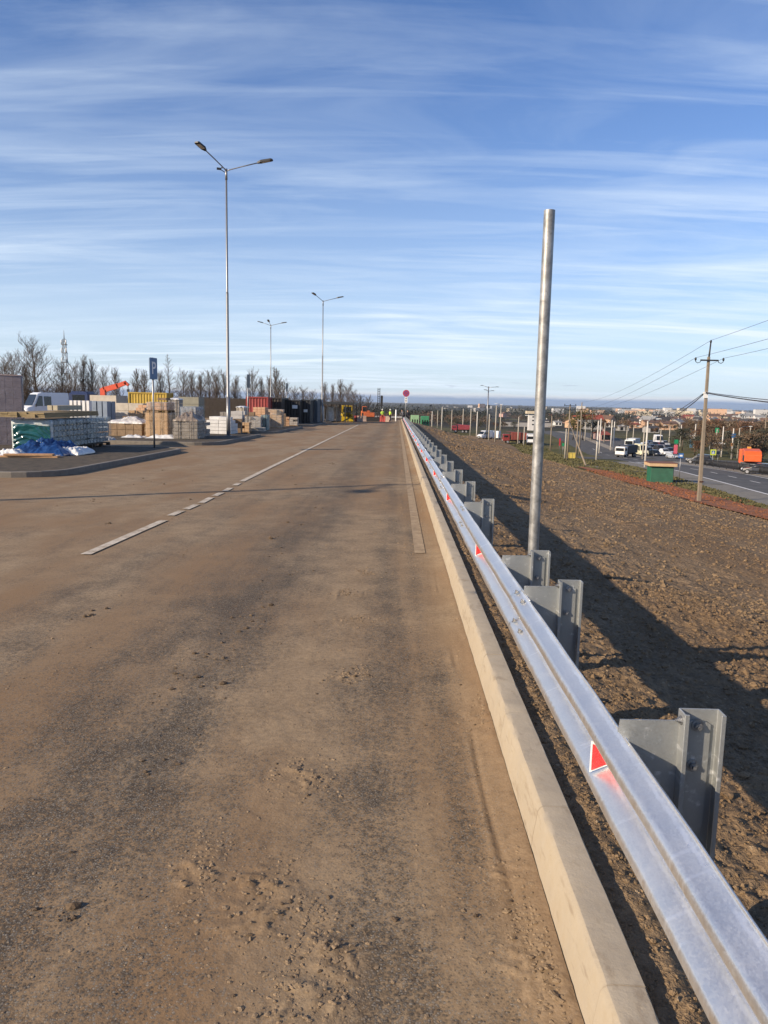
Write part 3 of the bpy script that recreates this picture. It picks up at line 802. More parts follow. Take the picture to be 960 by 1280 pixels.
# ---- signs
BLUE = pm('sign_blue', (.04, .12, .27), .15, 3, .4, 0, .02); BACK = pm('sign_back', (.07, .085, .10), .2, 5, .45, .3, .02)
WHITE = pm('sign_white', (.72, .72, .70), .08, 4, .5, 0, .02); REDP = pm('sign_red', (.40, .03, .04), .15, 5, .45, 0, .02); BLACK = pm('black_paint', (.015, .015, .016), .2, 8, .6, 0, .05)
def text_mesh(s, size, m, parent, loc, rot, ext=.003, name='letter', align='CENTER', sx=1):
    cu = bpy.data.curves.new(name, 'FONT'); cu.body = s; cu.size = size; cu.extrude = ext; cu.align_x = align; cu.align_y = 'CENTER'; cu.offset = size * .012
    o = bpy.data.objects.new(name, cu); COL.objects.link(o)
    dg = bpy.context.evaluated_depsgraph_get(); me = bpy.data.meshes.new_from_object(o.evaluated_get(dg))
    bpy.data.objects.remove(o); bpy.data.curves.remove(cu)
    q = link(name, me, m, parent); me.materials.clear(); me.materials.append(m); q.location = loc; q.rotation_euler = rot; q.scale = (sx, 1, 1)
    return q
def plate(mb, w, h, z, yaw, y=0, x=0, t=.012):
    mb.box((x, y, z), (w, t, h), yaw)
def sign_post(px, base, top, Y, plates, label, pole_r=.038, name='parking_sign', zoff=.13, grp=None):
    b = atY(px, base, Y); b.z = float(T(b.x, Y)) + zoff; H = atY(px, top, Y).z - b.z
    t = thing(name, label, 'sign', b, 0, grp)
    mb = MB(); mb.tube([(0, 0, -.2), (0, 0, H)], pole_r, 10); mb.build('pole', STEEL, t)
    for w_, h_, dz, yaw, mat, txt in plates:
        a = R(yaw); nx, ny = math.sin(a), -math.cos(a)          # facing normal at yaw 0 is -Y
        mb = MB(); mb.box((nx * .05, ny * .05, H - dz - h_ / 2), (w_, .014, h_), a)
        p_ = mb.build('sign_plate', mat, t, bevel=.004)
        if txt: text_mesh(txt, h_ * .72, WHITE, p_, (nx * .061, ny * .061, H - dz - h_ / 2), (R(90), 0, a), .0015)
    return t
sg = sign_post(193, 558, 447, 30.0, [], 'blue parking sign with a white P, twin plates angled apart, on the nearest island')
b = sg.location; H = atY(193, 447, 30).z - b.z
for yaw, mat, txt, ox in ((79, BLUE, 'P', .05), (-70, BACK, None, -.10)):
    a = R(yaw); c_ = Vector((ox, -.05, H - .42)); mb = MB(); mb.box(c_, (.56, .014, .82), a); p_ = mb.build('sign_plate', mat, sg, bevel=.004)
    nrm = Vector((math.sin(a), -math.cos(a), 0))
    if txt: text_mesh('P', .66, WHITE, p_, c_ + nrm * .009, (R(90), 0, a), .0015)
sign_post(310, 541, 468, 52.5, [(.6, .9, 0, 82, BACK, None)], 'sign with a dark plate seen edge-on, standing on the second island')
sign_post(358, 527, 479, 84, [(.6, .9, 0, 80, BACK, None)], 'small edge-on sign in front of the black sheds, left of the grey one')
sign_post(386.5, 525, 490, 90, [], 'bare thin sign post without a plate near the bluish shed')
# no stopping sign
ns = sign_post(507, 522, 488, 96, [], 'round red and blue no-stopping sign above a white arrow plate by the guardrail end', name='no_stopping_sign', zoff=0)
H = atY(507, 488, 96).z - ns.location.z
def disc(mb, c, r, y0, y1, n=28): mb.tube([(c[0], y0, c[1]), (c[0], y1, c[1])], r, n, True, False)
mb = MB(); disc(mb, (0, H - .35), .42, -.04, -.05); dsk = mb.build('sign_disc', REDP, ns)
mb = MB(); disc(mb, (0, H - .35), .31, -.051, -.054); mb.build('blue_field', pm('sign_field_violet', (.10, .06, .20), .1, 4, .45, 0, .02), dsk)
mb = MB()
for s in (1, -1):
    a = R(45 * s); u = Vector((math.cos(a), 0, math.sin(a))) * .31; v_ = Vector((-math.sin(a), 0, math.cos(a))) * .045
    c = Vector((0, -.057, H - .35)); mb.add([c - u - v_, c + u - v_, c + u + v_, c - u + v_], [(0, 1, 2, 3)])
mb.build('red_cross', REDP, dsk)
mb = MB(); mb.box((0, -.045, H - 1.16), (.34, .012, .66)); pp = mb.build('arrow_plate', WHITE, ns)
for dz in (.15, -.13):
    mb = MB(); c = (0, -.054, H - 1.16 + dz); s = 1
    mb.add([(c[0] - .11, c[1], c[2]), (c[0] + .11, c[1], c[2]), (c[0], c[1], c[2] + .14)], [(0, 1, 2)]); mb.add([(c[0] - .035, c[1], c[2] - .10), (c[0] + .035, c[1], c[2] - .10), (c[0] + .035, c[1], c[2]), (c[0] - .035, c[1], c[2])], [(0, 1, 2, 3)])
    mb.build('arrow', BLACK, pp)

# ---- wrapped pallets of blocks and bricks
WOOD = pm('pallet_wood', (.22, .145, .08), .35, 9, .85, 0, .3, 40, stretch=(1, .2, 1))
def film_mat(name, c, op, rough=.22):
    if name in _M: return _M[name]
    m = bpy.data.materials.new(name); t = NT(m); v = t.obj()
    n = t.noise(v, 1.1, 4, .55, 1.0); n2 = t.noise(t.mapv(v, (1, 1, 3)), 4, 3, .5, .8)
    a = t.ramp(t.math('ADD', t.math('MULTIPLY', n, .6), t.math('MULTIPLY', n2, .4)), [(.38, max(0, op - .2)), (.64, min(1, op + .22))])
    t.finish(c, rough, 0, .6, t.math('ADD', n, n2), .6, .05, a); _M[name] = m; return m
def crumple(name, m, w_, d, h, seed, parent=None, n=34, loc=None, rz=0, jag=.25, thick=.02):
    """a crumpled heap of sheet: irregular outline, ridges and folds"""
    xs = np.linspace(-1, 1, n); X, Y = np.meshgrid(xs, xs)
    ang = np.arctan2(Y, X); edge = 1 - jag * (fbm(np.cos(ang) * 2 + 5, np.sin(ang) * 2 + seed, 4, seed) + .35)
    rr = np.maximum(np.abs(X), np.abs(Y)); U = X * edge; V = Y * edge
    Z = (ridged(X * 1.7 + seed + .4 * Y, Y * 1.5, 4, seed) ** 1.5 * .65 + ridged(X * 5 + seed, Y * 3.6 + X, 3, seed + 3) ** 1.5 * .45) * np.clip(1.15 - rr ** 2.2, 0.02, 1)
    bulk = np.clip(1 - rr ** 2, 0, 1); Z = Z * h * .75 + bulk * h * .3 * (vnoise(X * 1.2 + seed, Y * 1.2, seed + 8) + .3)
    vv = np.stack([U.ravel() * w_ / 2, V.ravel() * d / 2, Z.ravel() + thick], 1)
    c, s = math.cos(rz), math.sin(rz); vv[:, :2] = vv[:, :2] @ np.array([[c, s], [-s, c]])
    i = np.arange(n * n).reshape(n, n); f = np.stack([i[:-1, :-1].ravel(), i[:-1, 1:].ravel(), i[1:, 1:].ravel(), i[1:, :-1].ravel()], 1)
    # skirt down to the ground gives it thickness
    border = list(i[0, :]) + list(i[1:, -1]) + list(i[-1, -2::-1]) + list(i[-2:0:-1, 0]); nb = len(border)
    sk = vv[border].copy(); sk[:, 2] = 0; vv = np.concatenate([vv, sk]); base = n * n
    f2 = np.array([(border[(k + 1) % nb], border[k], base + k, base + (k + 1) % nb) for k in range(nb)])
    o = npmesh(name, vv, np.concatenate([f, f2]), m, True, parent)
    if loc is not None: o.location = loc
    return o
def pallet_geo(w_, d, z=0):
    mb = MB()
    for k in range(7): mb.box((-w_ / 2 + (k + .5) * w_ / 7, 0, z + .125), (w_ / 7 * .86, d, .024))
    for y in (-d * .45, 0, d * .45):
        mb.box((0, y, z + .10), (w_, .1, .024))
        for x in (-w_ * .45, 0, w_ * .45): mb.box((x, y, z + .055), (.14, .1, .066))
        mb.box((0, y, z + .011), (w_, .1, .022))
    return mb
def courses(w_, d, h, bx, by, bz, z0, rnd, gap=.012, holes=.0, jit=.006, m=None):
    nx, ny, nz = max(1, round(w_ / bx)), max(1, round(d / by)), max(1, round(h / bz)); sx, sy, sz = w_ / nx, d / ny, h / nz
    mb = MB()
    for k in range(nz):
        for i in range(nx):
            for j in range(ny):
                if 0 < i < nx - 1 and 0 < j < ny - 1 and k < nz - 1: continue
                if k >= nz - 2 and rnd.random() < holes: continue
                mb.box((-w_ / 2 + (i + .5) * sx + rnd.uniform(-jit, jit), -d / 2 + (j + .5) * sy + rnd.uniform(-jit, jit), z0 + (k + .5) * sz), (sx - gap, sy - gap, sz - gap * .7))
    return mb
def shell(mb, w_, d, z0, z1, seed, amp=.025, top=True):
    """loose film skin round a load"""
    n = 10; rnd = np.random.RandomState(seed)
    per = []
    for a, b in (((-1, -1), (1, -1)), ((1, -1), (1, 1)), ((1, 1), (-1, 1)), ((-1, 1), (-1, -1))):
        for k in range(n): per.append((a[0] + (b[0] - a[0]) * k / n, a[1] + (b[1] - a[1]) * k / n))
    m = len(per); lv = 8; vs = []
    for l in range(lv + 1):
        for q, (x, y) in enumerate(per):
            r = 1 + rnd.uniform(0, 1) * amp * 1.4 + .012
            vs.append((x * w_ / 2 * r, y * d / 2 * r, z0 + (z1 - z0) * l / lv + (rnd.uniform(-.02, .02) if 0 < l < lv else rnd.uniform(0, .03))))
    fs = [(l * m + q, l * m + (q + 1) % m, (l + 1) * m + (q + 1) % m, (l + 1) * m + q) for l in range(lv) for q in range(m)]
    if top: vs.append((0, 0, z1 + .05)); fs += [(lv * m + q, lv * m + (q + 1) % m, len(vs) - 1) for q in range(m)]
    return mb.add(vs, fs, True)
def spec(l, r, top, Y, z0=None, zoff=0.0):
    a = atY(l, top, Y); b = atY(r, top, Y); c = (a + b) / 2
    zb = (float(T(c.x, Y)) + zoff) if z0 is None else z0
    return Vector((c.x, Y, zb)), b.x - a.x, c.z - zb
BLK = {}
def block_pallet(l, r, top, Y, d, m, bs, label, cat='pallet', film=None, rz=0, z0=None, zoff=0., holes=0, name='block_pallet', grp='pallets of building blocks in the yard', pal=True, cap=None, seed=None, gap=.022, caph=.12):
    loc, w_, h = spec(l, r, top, Y, z0, zoff); sd_ = seed or int(l * 7 + top)
    rnd = random.Random(sd_); loc.y += d / 2
    # keep the left edge and right edge seen from here near l, r
    if z0 is None and not rz: rz = rnd.uniform(-.13, .13)
    t = thing(name, label, cat, loc, rz, grp)
    ph = .14 if pal else 0
    if pal: pallet_geo(w_, d).build('pallet', WOOD, t)
    courses(w_ * .97, d * .97, h - ph, *bs, ph, rnd, gap=gap, holes=holes).build('blocks', m, t)
    if film:
        mb = MB(); shell(mb, w_, d, ph + .02 + (0 if film[1] < .9 else (h - ph) * .5), h, sd_); mb.build('wrapping_film', film_mat(*film[0]), t)
    if pal and name == 'block_pallet' and not holes:
        for q in (-.27, .25):
            mb = MB(); xs_, zt2 = q * w_, h + .004
            mb.box((xs_, -d / 2 - .012, (ph + zt2) / 2), (.035, .006, zt2 - ph)); mb.box((xs_, d / 2 + .012, (ph + zt2) / 2), (.035, .006, zt2 - ph)); mb.box((xs_, 0, zt2 + .003), (.035, d + .03, .006)); mb.build('strap', DARK, t)
    if cap:
        o = crumple('cover_sheet', cap, w_ * 1.12, d * 1.12, caph, sd_, t); o.location.z = h - .02
    return t
FILM = (('clear_film', (.50, .49, .47), .22), .2); FILMW = (('white_film', (.72, .72, .71), .62), .2)
TAN = pm('tan_block', (.44, .29, .165), .22, 3, .9, 0, .3, 30); GREYB = pm('grey_block', (.29, .26, .23), .22, 4, .92, 0, .4, 30)
PURP = pm('purple_grey_block', (.22, .185, .195), .20, 3, .85, 0, .3, 20); LGT = pm('pale_concrete', (.42, .375, .31), .18, 2, .9, 0, .3, 20)
PEACH = pm('peach_brick', (.46, .28, .17), .22, 5, .9, 0, .3, 30); BRN = pm('brown_crate_wood', (.20, .135, .08), .3, 5, .85, 0, .3, 30)
STONE = pm('stone_grey', (.25, .225, .195), .3, 6, .9, 0, .6, 14); WTARP = pm('white_plastic_sheet', (.64, .64, .63), .10, 3, .35, 0, .25, 12)
BTARP = pm('blue_tarpaulin', (.008, .030, .115), .45, 2, .32, 0, .5, 9, c2=(.02, .075, .24)); TEAL = pm('teal_plastic', (.006, .062, .066), .4, 2, .14, 0, .35, 6, stretch=(1, 1, 2), spec=.8)

# the big purple-grey stack at the left edge, cut by the frame
loc, w_, h = spec(-66, 27, 469, 29.6, zoff=-.01)
t = thing('block_stack', 'tall purple-grey stack of film-wrapped blocks at the left edge of the photo', 'block stack', (loc.x - .50, 30.3, loc.z), R(24))
courses(w_, 2.0, h, .30, .5, .21, 0, random.Random(4), gap=.006, jit=.003).build('blocks', PURP, t)
mb = MB(); shell(mb, w_, 2.0, .02, h, 77, .012); mb.build('wrapping_film', film_mat('lilac_film', (.40, .36, .38), .14), t)
mb = MB(); mb.box((0, 0, h + .03), (w_ * 1.01, 2.04, .03)); mb.build('top_sheet', pm('pinkish_card', (.50, .36, .32), .15, 3, .8), t)

# long wrapped stack with the teal plastic end and planks on top
x1 = -11.55; y0, y1 = 25.6, 30.9; xw = 1.3
t = thing('wrapped_pallet_row', 'long row of grey blocks wrapped in shiny greenish film, teal plastic over its near end', 'wrapped pallets', (x1 - xw / 2, (y0 + y1) / 2, SL * 28 + .13))
Hh = 1.12; Ld = y1 - y0
for k in range(3):
    o = pallet_geo(xw, Ld / 3 - .1).build('pallet', pm('dark_pallet_wood', (.06, .045, .03), .3, 6, .9), t); o.location.y = -Ld / 2 + Ld / 3 * (k + .5)
courses(xw * .96, Ld * .98, Hh - .15, .33, .31, .185, .15, random.Random(9), gap=.085, jit=.006).build('blocks', pm('bluish_grey_block', (.30, .325, .325), .25, 4, .8), t)
mb = MB(); shell(mb, xw, Ld, .16, Hh, 31, .01); mb.build('wrapping_film', film_mat('greenish_film', (.42, .50, .50), .22, .15), t)
mb = MB(); shell(mb, xw * 1.01, .14, .16, Hh - .02, 33, .004)
e_ = mb.build('end_film', film_mat('milky_film', (.55, .60, .60), .75, .2), t); e_.location.y = -Ld / 2
# teal sheet with folds over the near end
n = 40; uu = np.linspace(0, 1, n); U, V = np.meshgrid(uu, uu)
fold = np.sin((V * 1.0 + .55 * (U - .35) ** 2 * 2) * 30 + fbm(U * 3, V * 3, 3, 5) * 9) * .022 * (.3 + vnoise(U * 4, V * 5, 8)) + fbm(U * 6, V * 6, 3, 9) * .03
vv = np.stack([(-.5 + U * .96) * xw + .06, -Ld / 2 - .14 - fold.clip(-.03, .05), .14 + V * (Hh - .30) + .03 * np.sin(U * 5)], -1).reshape(-1, 3)
i = np.arange(n * n).reshape(n, n); f = np.stack([i[:-1, :-1].ravel(), i[:-1, 1:].ravel(), i[1:, 1:].ravel(), i[1:, :-1].ravel()], 1)
npmesh('teal_cover', vv, f, TEAL, True, t)
# planks
loc, w_, h = spec(16, 112, 521, 25.3)
zt = SL * 28 + .13 + Hh + .06
pk = thing('plank_stack', 'flat stack of weathered yellowish planks lying on the wrapped block row', 'planks', (x1 - .80, 27.6, zt + .02), R(0))
for k in range(3):
    for q in range(5):
        mb = MB(); mb.box((-.62 + q * .30, random.uniform(-.06, .06), .03 + k * .058), (.285, 4.6, .052)); mb.build('plank', pm('weathered_plank', (.25, .185, .095), .35, 4, .85, 0, .3, 40, stretch=(1, .1, 1)), pk)
for q in range(2):
    mb = MB(); mb.box((-.1 + q * .2, 1.0, .30), (.16, 2.2, .17)); mb.build('beam', pm('pale_timber_beam', (.42, .37, .27), .2, 4, .85), pk)
# tarpaulin, sheet and planks on the island
zi = SL * 24 + .14
p = on_road(34, 578); tag(crumple('tarpaulin', BTARP, 2.0, 2.2, .50, 11, loc=(p[0] - .25, p[1] + 2.0, zi), n=60), 'crumpled dark blue tarpaulin on the nearest island below the teal plastic', 'tarpaulin')
p = on_road(64, 576); tag(crumple('plastic_sheet', WTARP, 1.0, 1.5, .34, 23, loc=(p[0] + .15, p[1] + 1.3, zi), n=44), 'crumpled white plastic sheet beside the blue tarpaulin on the nearest island', 'plastic sheet')
p = on_road(14, 580); t = thing('board_pile', 'small pile of bare orange boards under the blue tarpaulin edge', 'boards', (p[0], p[1] + .95, zi), R(8))
for k in range(2):
    mb = MB(); mb.box((k * .1, -k * .05, .035 + k * .06), (1.9 - k * .5, .30, .05), R(3 * k)); mb.build('board', pm('fresh_board', (.42, .24, .12), .25, 5, .8), t)
p = on_road(2, 578); tag(crumple('plastic_sheet', WTARP, .9, .7, .30, 29, loc=(p[0], p[1] + .6, zi)), 'scrap of white sheet at the left edge beside the orange boards', 'plastic sheet')

# ---- the yard behind
def Yb(px, py): return on_road(px, py)[1]
# crates and pallets (left, right, top, Y, depth)
block_pallet(136, 181, 529, 40, 1.7, BRN, (.5, .8, .30), 'low brown crate pile topped by crumpled film, left of the tan stack', name='crate_stack', cat='crates', cap=film_mat('heap_film', (.66, .64, .62), .8, .3), caph=.4, grp=None)
block_pallet(181, 209.5, 516, 39.5, 1.5, TAN, (.42, .42, .36), 'tan block stack under film just right of the parking sign, lower tier', film=(('amber_film', (.58, .42, .26), .25), .2))
tz = SL * 39.5 + topz(195, 516, 0, 39.5) * 0
loc, w_, h = spec(181, 209.5, 516, 39.5)
block_pallet(183, 208.5, 503, 39.5, 1.4, PEACH, (.3, .4, .2), 'peach brick pallet standing on top of the tan block stack by the parking sign', z0=loc.z + h, film=FILM)
block_pallet(215, 246, 526, 38.3, 1.9, STONE, (.36, .4, .17), 'pallet of rough grey stone blocks with a torn film cover, near the lamp island', film=(('stone_film', (.38, .33, .28), .16), .2), cap=film_mat('torn_film', (.25, .20, .155), .85, .4), caph=.5)
block_pallet(140, 160, 515.5, 52, 1.5, LGT, (1.2, 1.5, .3), 'pale slab pile under a dark sheet behind the crate pile', grp='slab piles of the yard', name='slab_pile', cat='slabs')
block_pallet(142, 181, 504, 60, 2.2, LGT, (1.3, 2.2, .6), 'wide pile of pale concrete slabs in front of the yellow container', grp='slab piles of the yard', name='slab_pile', cat='slabs')
block_pallet(112, 148, 494, 66, 2.2, LGT, (2.6, 2.2, .9), 'pale concrete block wall below the orange crane arm', grp='slab piles of the yard', name='slab_pile', cat='slabs')
block_pallet(85, 113, 500, 50, 1.2, pm('white_roll', (.62, .61, .60), .1, 3, .6), (.30, .6, 1.2), 'bundle of upright white wrapped rolls behind the plank stack', name='roll_bundle', cat='rolls', grp='wrapped rolls behind the planks', gap=.11)
block_pallet(113.5, 136, 501, 47, 1.2, pm('blue_grey_roll', (.16, .20, .26), .2, 3, .5), (.4, .6, 1.3), 'bundle of upright blue-grey wrapped rolls right of the white rolls', name='roll_bundle', cat='rolls', grp='wrapped rolls behind the planks', gap=.08)
block_pallet(222, 248, 496, 62, 2.2, pm('olive_grey_panel', (.25, .235, .18), .15, 2, .85), (1.2, 2.2, .65), 'olive-grey panel pile behind the rough stone pallet', grp='slab piles of the yard', name='slab_pile', cat='slabs')
block_pallet(226, 246, 509, 50, 1.5, GREYB, (.6, .6, .3), 'grey block pallet with loose bluish film, in front of the olive-grey panels', film=(('bluish_film', (.30, .36, .44), .35), .2))
block_pallet(209, 223, 499, 52, 1.3, GREYB, (.4, .4, .3), 'narrow grey pallet with a white cap right behind the tan stack', cap=WTARP)
block_pallet(258, 290, 521, 46, 1.6, pm('white_sack', (.58, .57, .55), .12, 4, .8, 0, .4, 8), (.7, .55, .22), 'pallet of white sacks left of the lamp pole', name='sack_pallet', cat='sacks', holes=.3, grp=None)
block_pallet(288, 303, 514, 54, 1.4, pm('pale_grey_sack', (.42, .40, .38), .15, 4, .8), (.6, .5, .25), 'pale grey sack pile just right of the lamp pole', name='sack_pallet', cat='sacks', holes=.35, grp=None)
block_pallet(296, 306, 509, 60, 1.4, LGT, (.6, .6, .2), 'small pale board pile left of the red container', cap=WTARP)
block_pallet(293, 311, 528, 51, 1.3, TAN, (.3, .4, .2), 'low heap of tan blocks near the edge-on sign', holes=.5)
block_pallet(317, 333, 509, 58, 1.4, PEACH, (.3, .4, .18), 'peach brick pallet in front of the red container', holes=.25)
block_pallet(306, 326, 521, 54, 1.4, GREYB, (.4, .4, .22), 'grey film-wrapped pallet behind the edge-on sign', film=FILM, holes=.3)
block_pallet(333, 352, 512, 62, 1.5, TAN, (.4, .4, .2), 'tan pallet right of the peach bricks, at the head of the third island', holes=.35, film=FILM)
block_pallet(326, 334, 519, 55, 1.0, pm('teal_grey_block', (.16, .25, .25), .2, 4, .7), (.4, .4, .4), 'small teal-grey wrapped pallet below the peach bricks', film=FILM)
block_pallet(343, 356, 517, 66, 1.4, BRN, (.4, .4, .3), 'brown crate beside the black heap', name='crate', cat='crate', grp=None)
for j, (px, py, w_, d_, h_, m_, lab, nm, ct) in enumerate([
    (176, 549, 1.6, 1.4, .34, WTARP, 'crumpled white sheet on the ground left of the parking sign', 'plastic_sheet', 'plastic sheet'),
    (212, 550, 2.3, 1.4, .34, WTARP, 'long crumpled white sheet on the ground right of the parking sign', 'plastic_sheet', 'plastic sheet'),
    (143, 552, 1.0, 1.0, .4, pm('pale_film_heap', (.45, .45, .44), .15, 3, .4), 'pale film heap at the foot of the brown crates', 'plastic_sheet', 'plastic sheet'),
    (166, 529, 1.7, 1.2, .75, pm('pinkish_film', (.50, .42, .37), .15, 3, .4), 'pinkish-grey film heap over the crates beside the tan stack', 'film_heap', 'film heap'),
    (240, 549, 1.4, 1.0, .3, pm('stone_rubble', (.25, .22, .18), .3, 4, .9), 'heap of rubble at the foot of the rough stone pallet', 'rubble_heap', 'rubble'),
    (270, 522, 3.2, 2.4, 1.3, pm('dark_scrap', (.05, .055, .06), .4, 3, .5), 'dark scrap heap behind the white sacks', 'scrap_heap', 'scrap'),
    (258, 512, 2.2, 1.6, 1.5, WTARP, 'pale crumpled sheets over the scrap behind the white sacks', 'plastic_sheet', 'plastic sheet'),
    (320, 534, 2.6, 1.6, .6, pm('grey_film_heap', (.40, .40, .39), .2, 3, .5), 'grey film heap beside the edge-on sign', 'film_heap', 'film heap'),
    (337, 532, 1.1, 1.2, .6, pm('pale_green_film', (.36, .46, .42), .15, 3, .4), 'pale green film heap at the head of the third island', 'film_heap', 'film heap'),
    (354, 530, 2.4, 2.2, 1.0, BLACK, 'black plastic heap on the third island', 'plastic_heap', 'plastic heap'),
    (379, 528, 3.4, 2.6, 1.15, pm('dark_green_net', (.025, .032, .030), .3, 3, .8), 'dark green heap on the fourth island in front of the sheds', 'net_heap', 'heap'),
    (366, 529, .9, .8, .5, WTARP, 'white scrap between the black and the dark green heaps', 'plastic_sheet', 'plastic sheet'),
    (337, 539, 3.0, 1.8, .12, pm('wet_mud', (.05, .035, .025), .3, 4, .7), 'dark muddy patch of scraps at the end of the second island', 'mud_heap', 'mud')]):
    p = on_road(px, py); tag(crumple(nm, m_, w_, d_, h_, 60 + j * 3, loc=(p[0], p[1] + d_ / 2 - (1.7 if j in (0, 1, 2, 4) else 0), SL * p[1] + (.12 if px > 340 else 0)), n=24), lab, ct)

for l, r, top, Y, d_, m_, bs, lab, nm, ct, kw in [
    (152, 166, 520, 45, 1.0, BRN, (.5, .5, .3), 'small brown box stack half hidden by the pinkish film heap', 'crate', 'crate', dict(pal=False)),
    (160, 176, 513, 49, 1.2, TAN, (.35, .4, .2), 'tan brick pallet with a ragged top left of the tall tan stack', 'block_pallet', 'pallet', dict(holes=.5)),
    (170, 182, 506, 55, 1.2, PEACH, (.35, .4, .2), 'small peach pallet between the slab pile and the tall tan stack', 'block_pallet', 'pallet', dict(holes=.4)),
    (246, 257, 528, 42, 1.1, GREYB, (.3, .4, .2), 'low grey block pallet touching the right side of the rough stone pallet', 'block_pallet', 'pallet', dict(holes=.4)),
    (274, 284, 515, 55, 1.1, STONE, (.3, .4, .2), 'narrow stone pallet seen just left of the lamp pole above the sacks', 'block_pallet', 'pallet', dict(holes=.3)),
    (283, 300, 524, 49, 1.1, BRN, (.5, .5, .25), 'brown crate pile just right of the lamp foot', 'crate_stack', 'crates', dict(holes=.3)),
    (303, 318, 515, 57, 1.1, BRN, (.5, .5, .25), 'brown crate pile below the red container', 'crate_stack', 'crates', dict(holes=.4)),
    (313, 330, 530, 52.5, 1.0, LGT, (.8, .9, .12), 'thin pale slabs lying flat beside the edge-on sign', 'slab_pile', 'slabs', dict(holes=.3)),
    (347, 361, 521, 68, 1.1, PEACH, (.35, .4, .2), 'low peach pallet behind the black heap', 'block_pallet', 'pallet', dict(holes=.5)),
    (361, 372, 522, 72, 1.0, GREYB, (.35, .4, .2), 'low grey pallet between the black heap and the dark green one', 'block_pallet', 'pallet', dict(holes=.4)),
    (196, 208, 497, 42, .8, BRN, (.35, .4, .15), 'loose brown boards on the peach brick pallet by the parking sign', 'board_pile', 'boards', dict(pal=False, holes=.5, z0=loc.z + h + .62))]:
    block_pallet(l, r, top, Y, d_, m_, bs, lab, ct, name=nm, grp=None, **kw)
# ---- containers
def container(l, r, top, Y, d, c, label, rz=0, h=None, name='shipping_container'):
    loc, w_, H_ = spec(l, r, top, Y); loc.y += d / 2
    t = thing(name, label, 'container', loc, rz)
    m = pm('container_' + name + str(int(l)), c, .2, 1.2, .55, 0, .1)
    # corrugated side walls
    mb = MB()
    def corr(a, b, nrm):
        a, b = Vector(a), Vector(b); L = (b - a).length; n = int(L / .28); N = Vector(nrm); vs = []
        for k in range(n * 4 + 1):
            q = k % 4; off = .0 if q in (0, 1) else -.045
            p = a.lerp(b, k / (n * 4)) + N * off; vs += [(p.x, p.y, .12), (p.x, p.y, H_ - .1)]
        mb.add(vs, [(2 * k, 2 * k + 2, 2 * k + 3, 2 * k + 1) for k in range(n * 4)])
    X, Y_ = w_ / 2 - .06, d / 2 - .06
    corr((-X, -Y_, 0), (X, -Y_, 0), (0, -1, 0)); corr((X, -Y_, 0), (X, Y_, 0), (1, 0, 0)); corr((X, Y_, 0), (-X, Y_, 0), (0, 1, 0)); corr((-X, Y_, 0), (-X, -Y_, 0), (-1, 0, 0))
    mb.build('corrugated_wall', m, t)
    mb = MB(); mb.box((0, 0, H_ - .05), (w_ - .06, d - .06, .06)); mb.build('roof', m, t)
    mb = MB()
    for sx in (-1, 1):
        for sy in (-1, 1): mb.box((sx * (w_ / 2 - .06), sy * (d / 2 - .06), H_ / 2), (.14, .14, H_))
    for sy in (-1, 1):
        for z in (.07, H_ - .06): mb.box((0, sy * (d / 2 - .055), z), (w_ - .29, .12, .13))
    for sx in (-1, 1):
        for z in (.07, H_ - .06): mb.box((sx * (w_ / 2 - .055), 0, z), (.12, d - .29, .13))
    mb.build('frame', m, t)
    return t
container(160, 208, 490.5, 80, 2.4, (.40, .27, .035), 'mustard yellow corrugated container behind the concrete slabs')
container(307.5, 335, 496, 76, 2.5, (.24, .035, .03), 'dark red corrugated container in front of the bare trees')
container(335.5, 352, 497, 79, 5, (.022, .015, .013), 'dark brown container right of the red one')
container(352.5, 375, 500, 82, 5, (.012, .012, .013), 'black metal shed with a white notice on its side', name='metal_shed')
container(375.5, 388, 499.5, 84, 5, (.020, .021, .024), 'dark grey metal shed with a small white notice, right of the black one', name='metal_shed')
container(388.5, 397, 498.5, 88, 4, (.065, .085, .11), 'bluish-grey metal shed at the end of the shed row', name='metal_shed')
for px, py, w_, h_, Y in ((368.5, 508.5, .55, .36, 81.9), (382, 513.5, .42, .3, 83.9)):
    p = atY(px, py, Y - .02); mb = MB(); mb.box((0, 0, 0), (w_, .02, h_)); tag(mb.build('notice_board', WHITE, None, loc=p), 'white notice on the black shed' if px < 375 else 'small white notice on the dark grey shed', 'notice')
# long dark canopy past the sheds
a = atY(397, 502, 96); b = atY(447, 505, 104); zg = SL * 100
t = thing('canopy', 'long low dark canopy on thin posts right of the sheds', 'canopy', ((a.x + b.x) / 2, 100, zg))
mb = MB(); wd = b.x - a.x; hh = a.z - zg; mb.box((0, 0, hh - .15), (wd, 6, .28)); mb.build('roof', DARK, t)
for k in range(5):
    for sy in (-2.8, 2.8):
        mb = MB(); mb.box((-wd / 2 + .1 + k * (wd - .2) / 4, sy, hh / 2 - .15), (.12, .12, hh - .3)); mb.build('post', DARK, t)
block_pallet(399, 405, 507.5, 97.5, 1.2, LGT, (.4, .4, .3), 'pale pallet under the left end of the canopy', film=FILMW)
block_pallet(408, 417, 508.5, 98.5, 1.2, pm('cream_block', (.50, .45, .34), .12, 3, .8), (.4, .4, .3), 'cream pallet under the middle of the canopy', film=FILMW)
block_pallet(419, 425, 509, 99.5, 1.2, GREYB, (.4, .4, .3), 'grey pallet under the right half of the canopy', film=FILM)

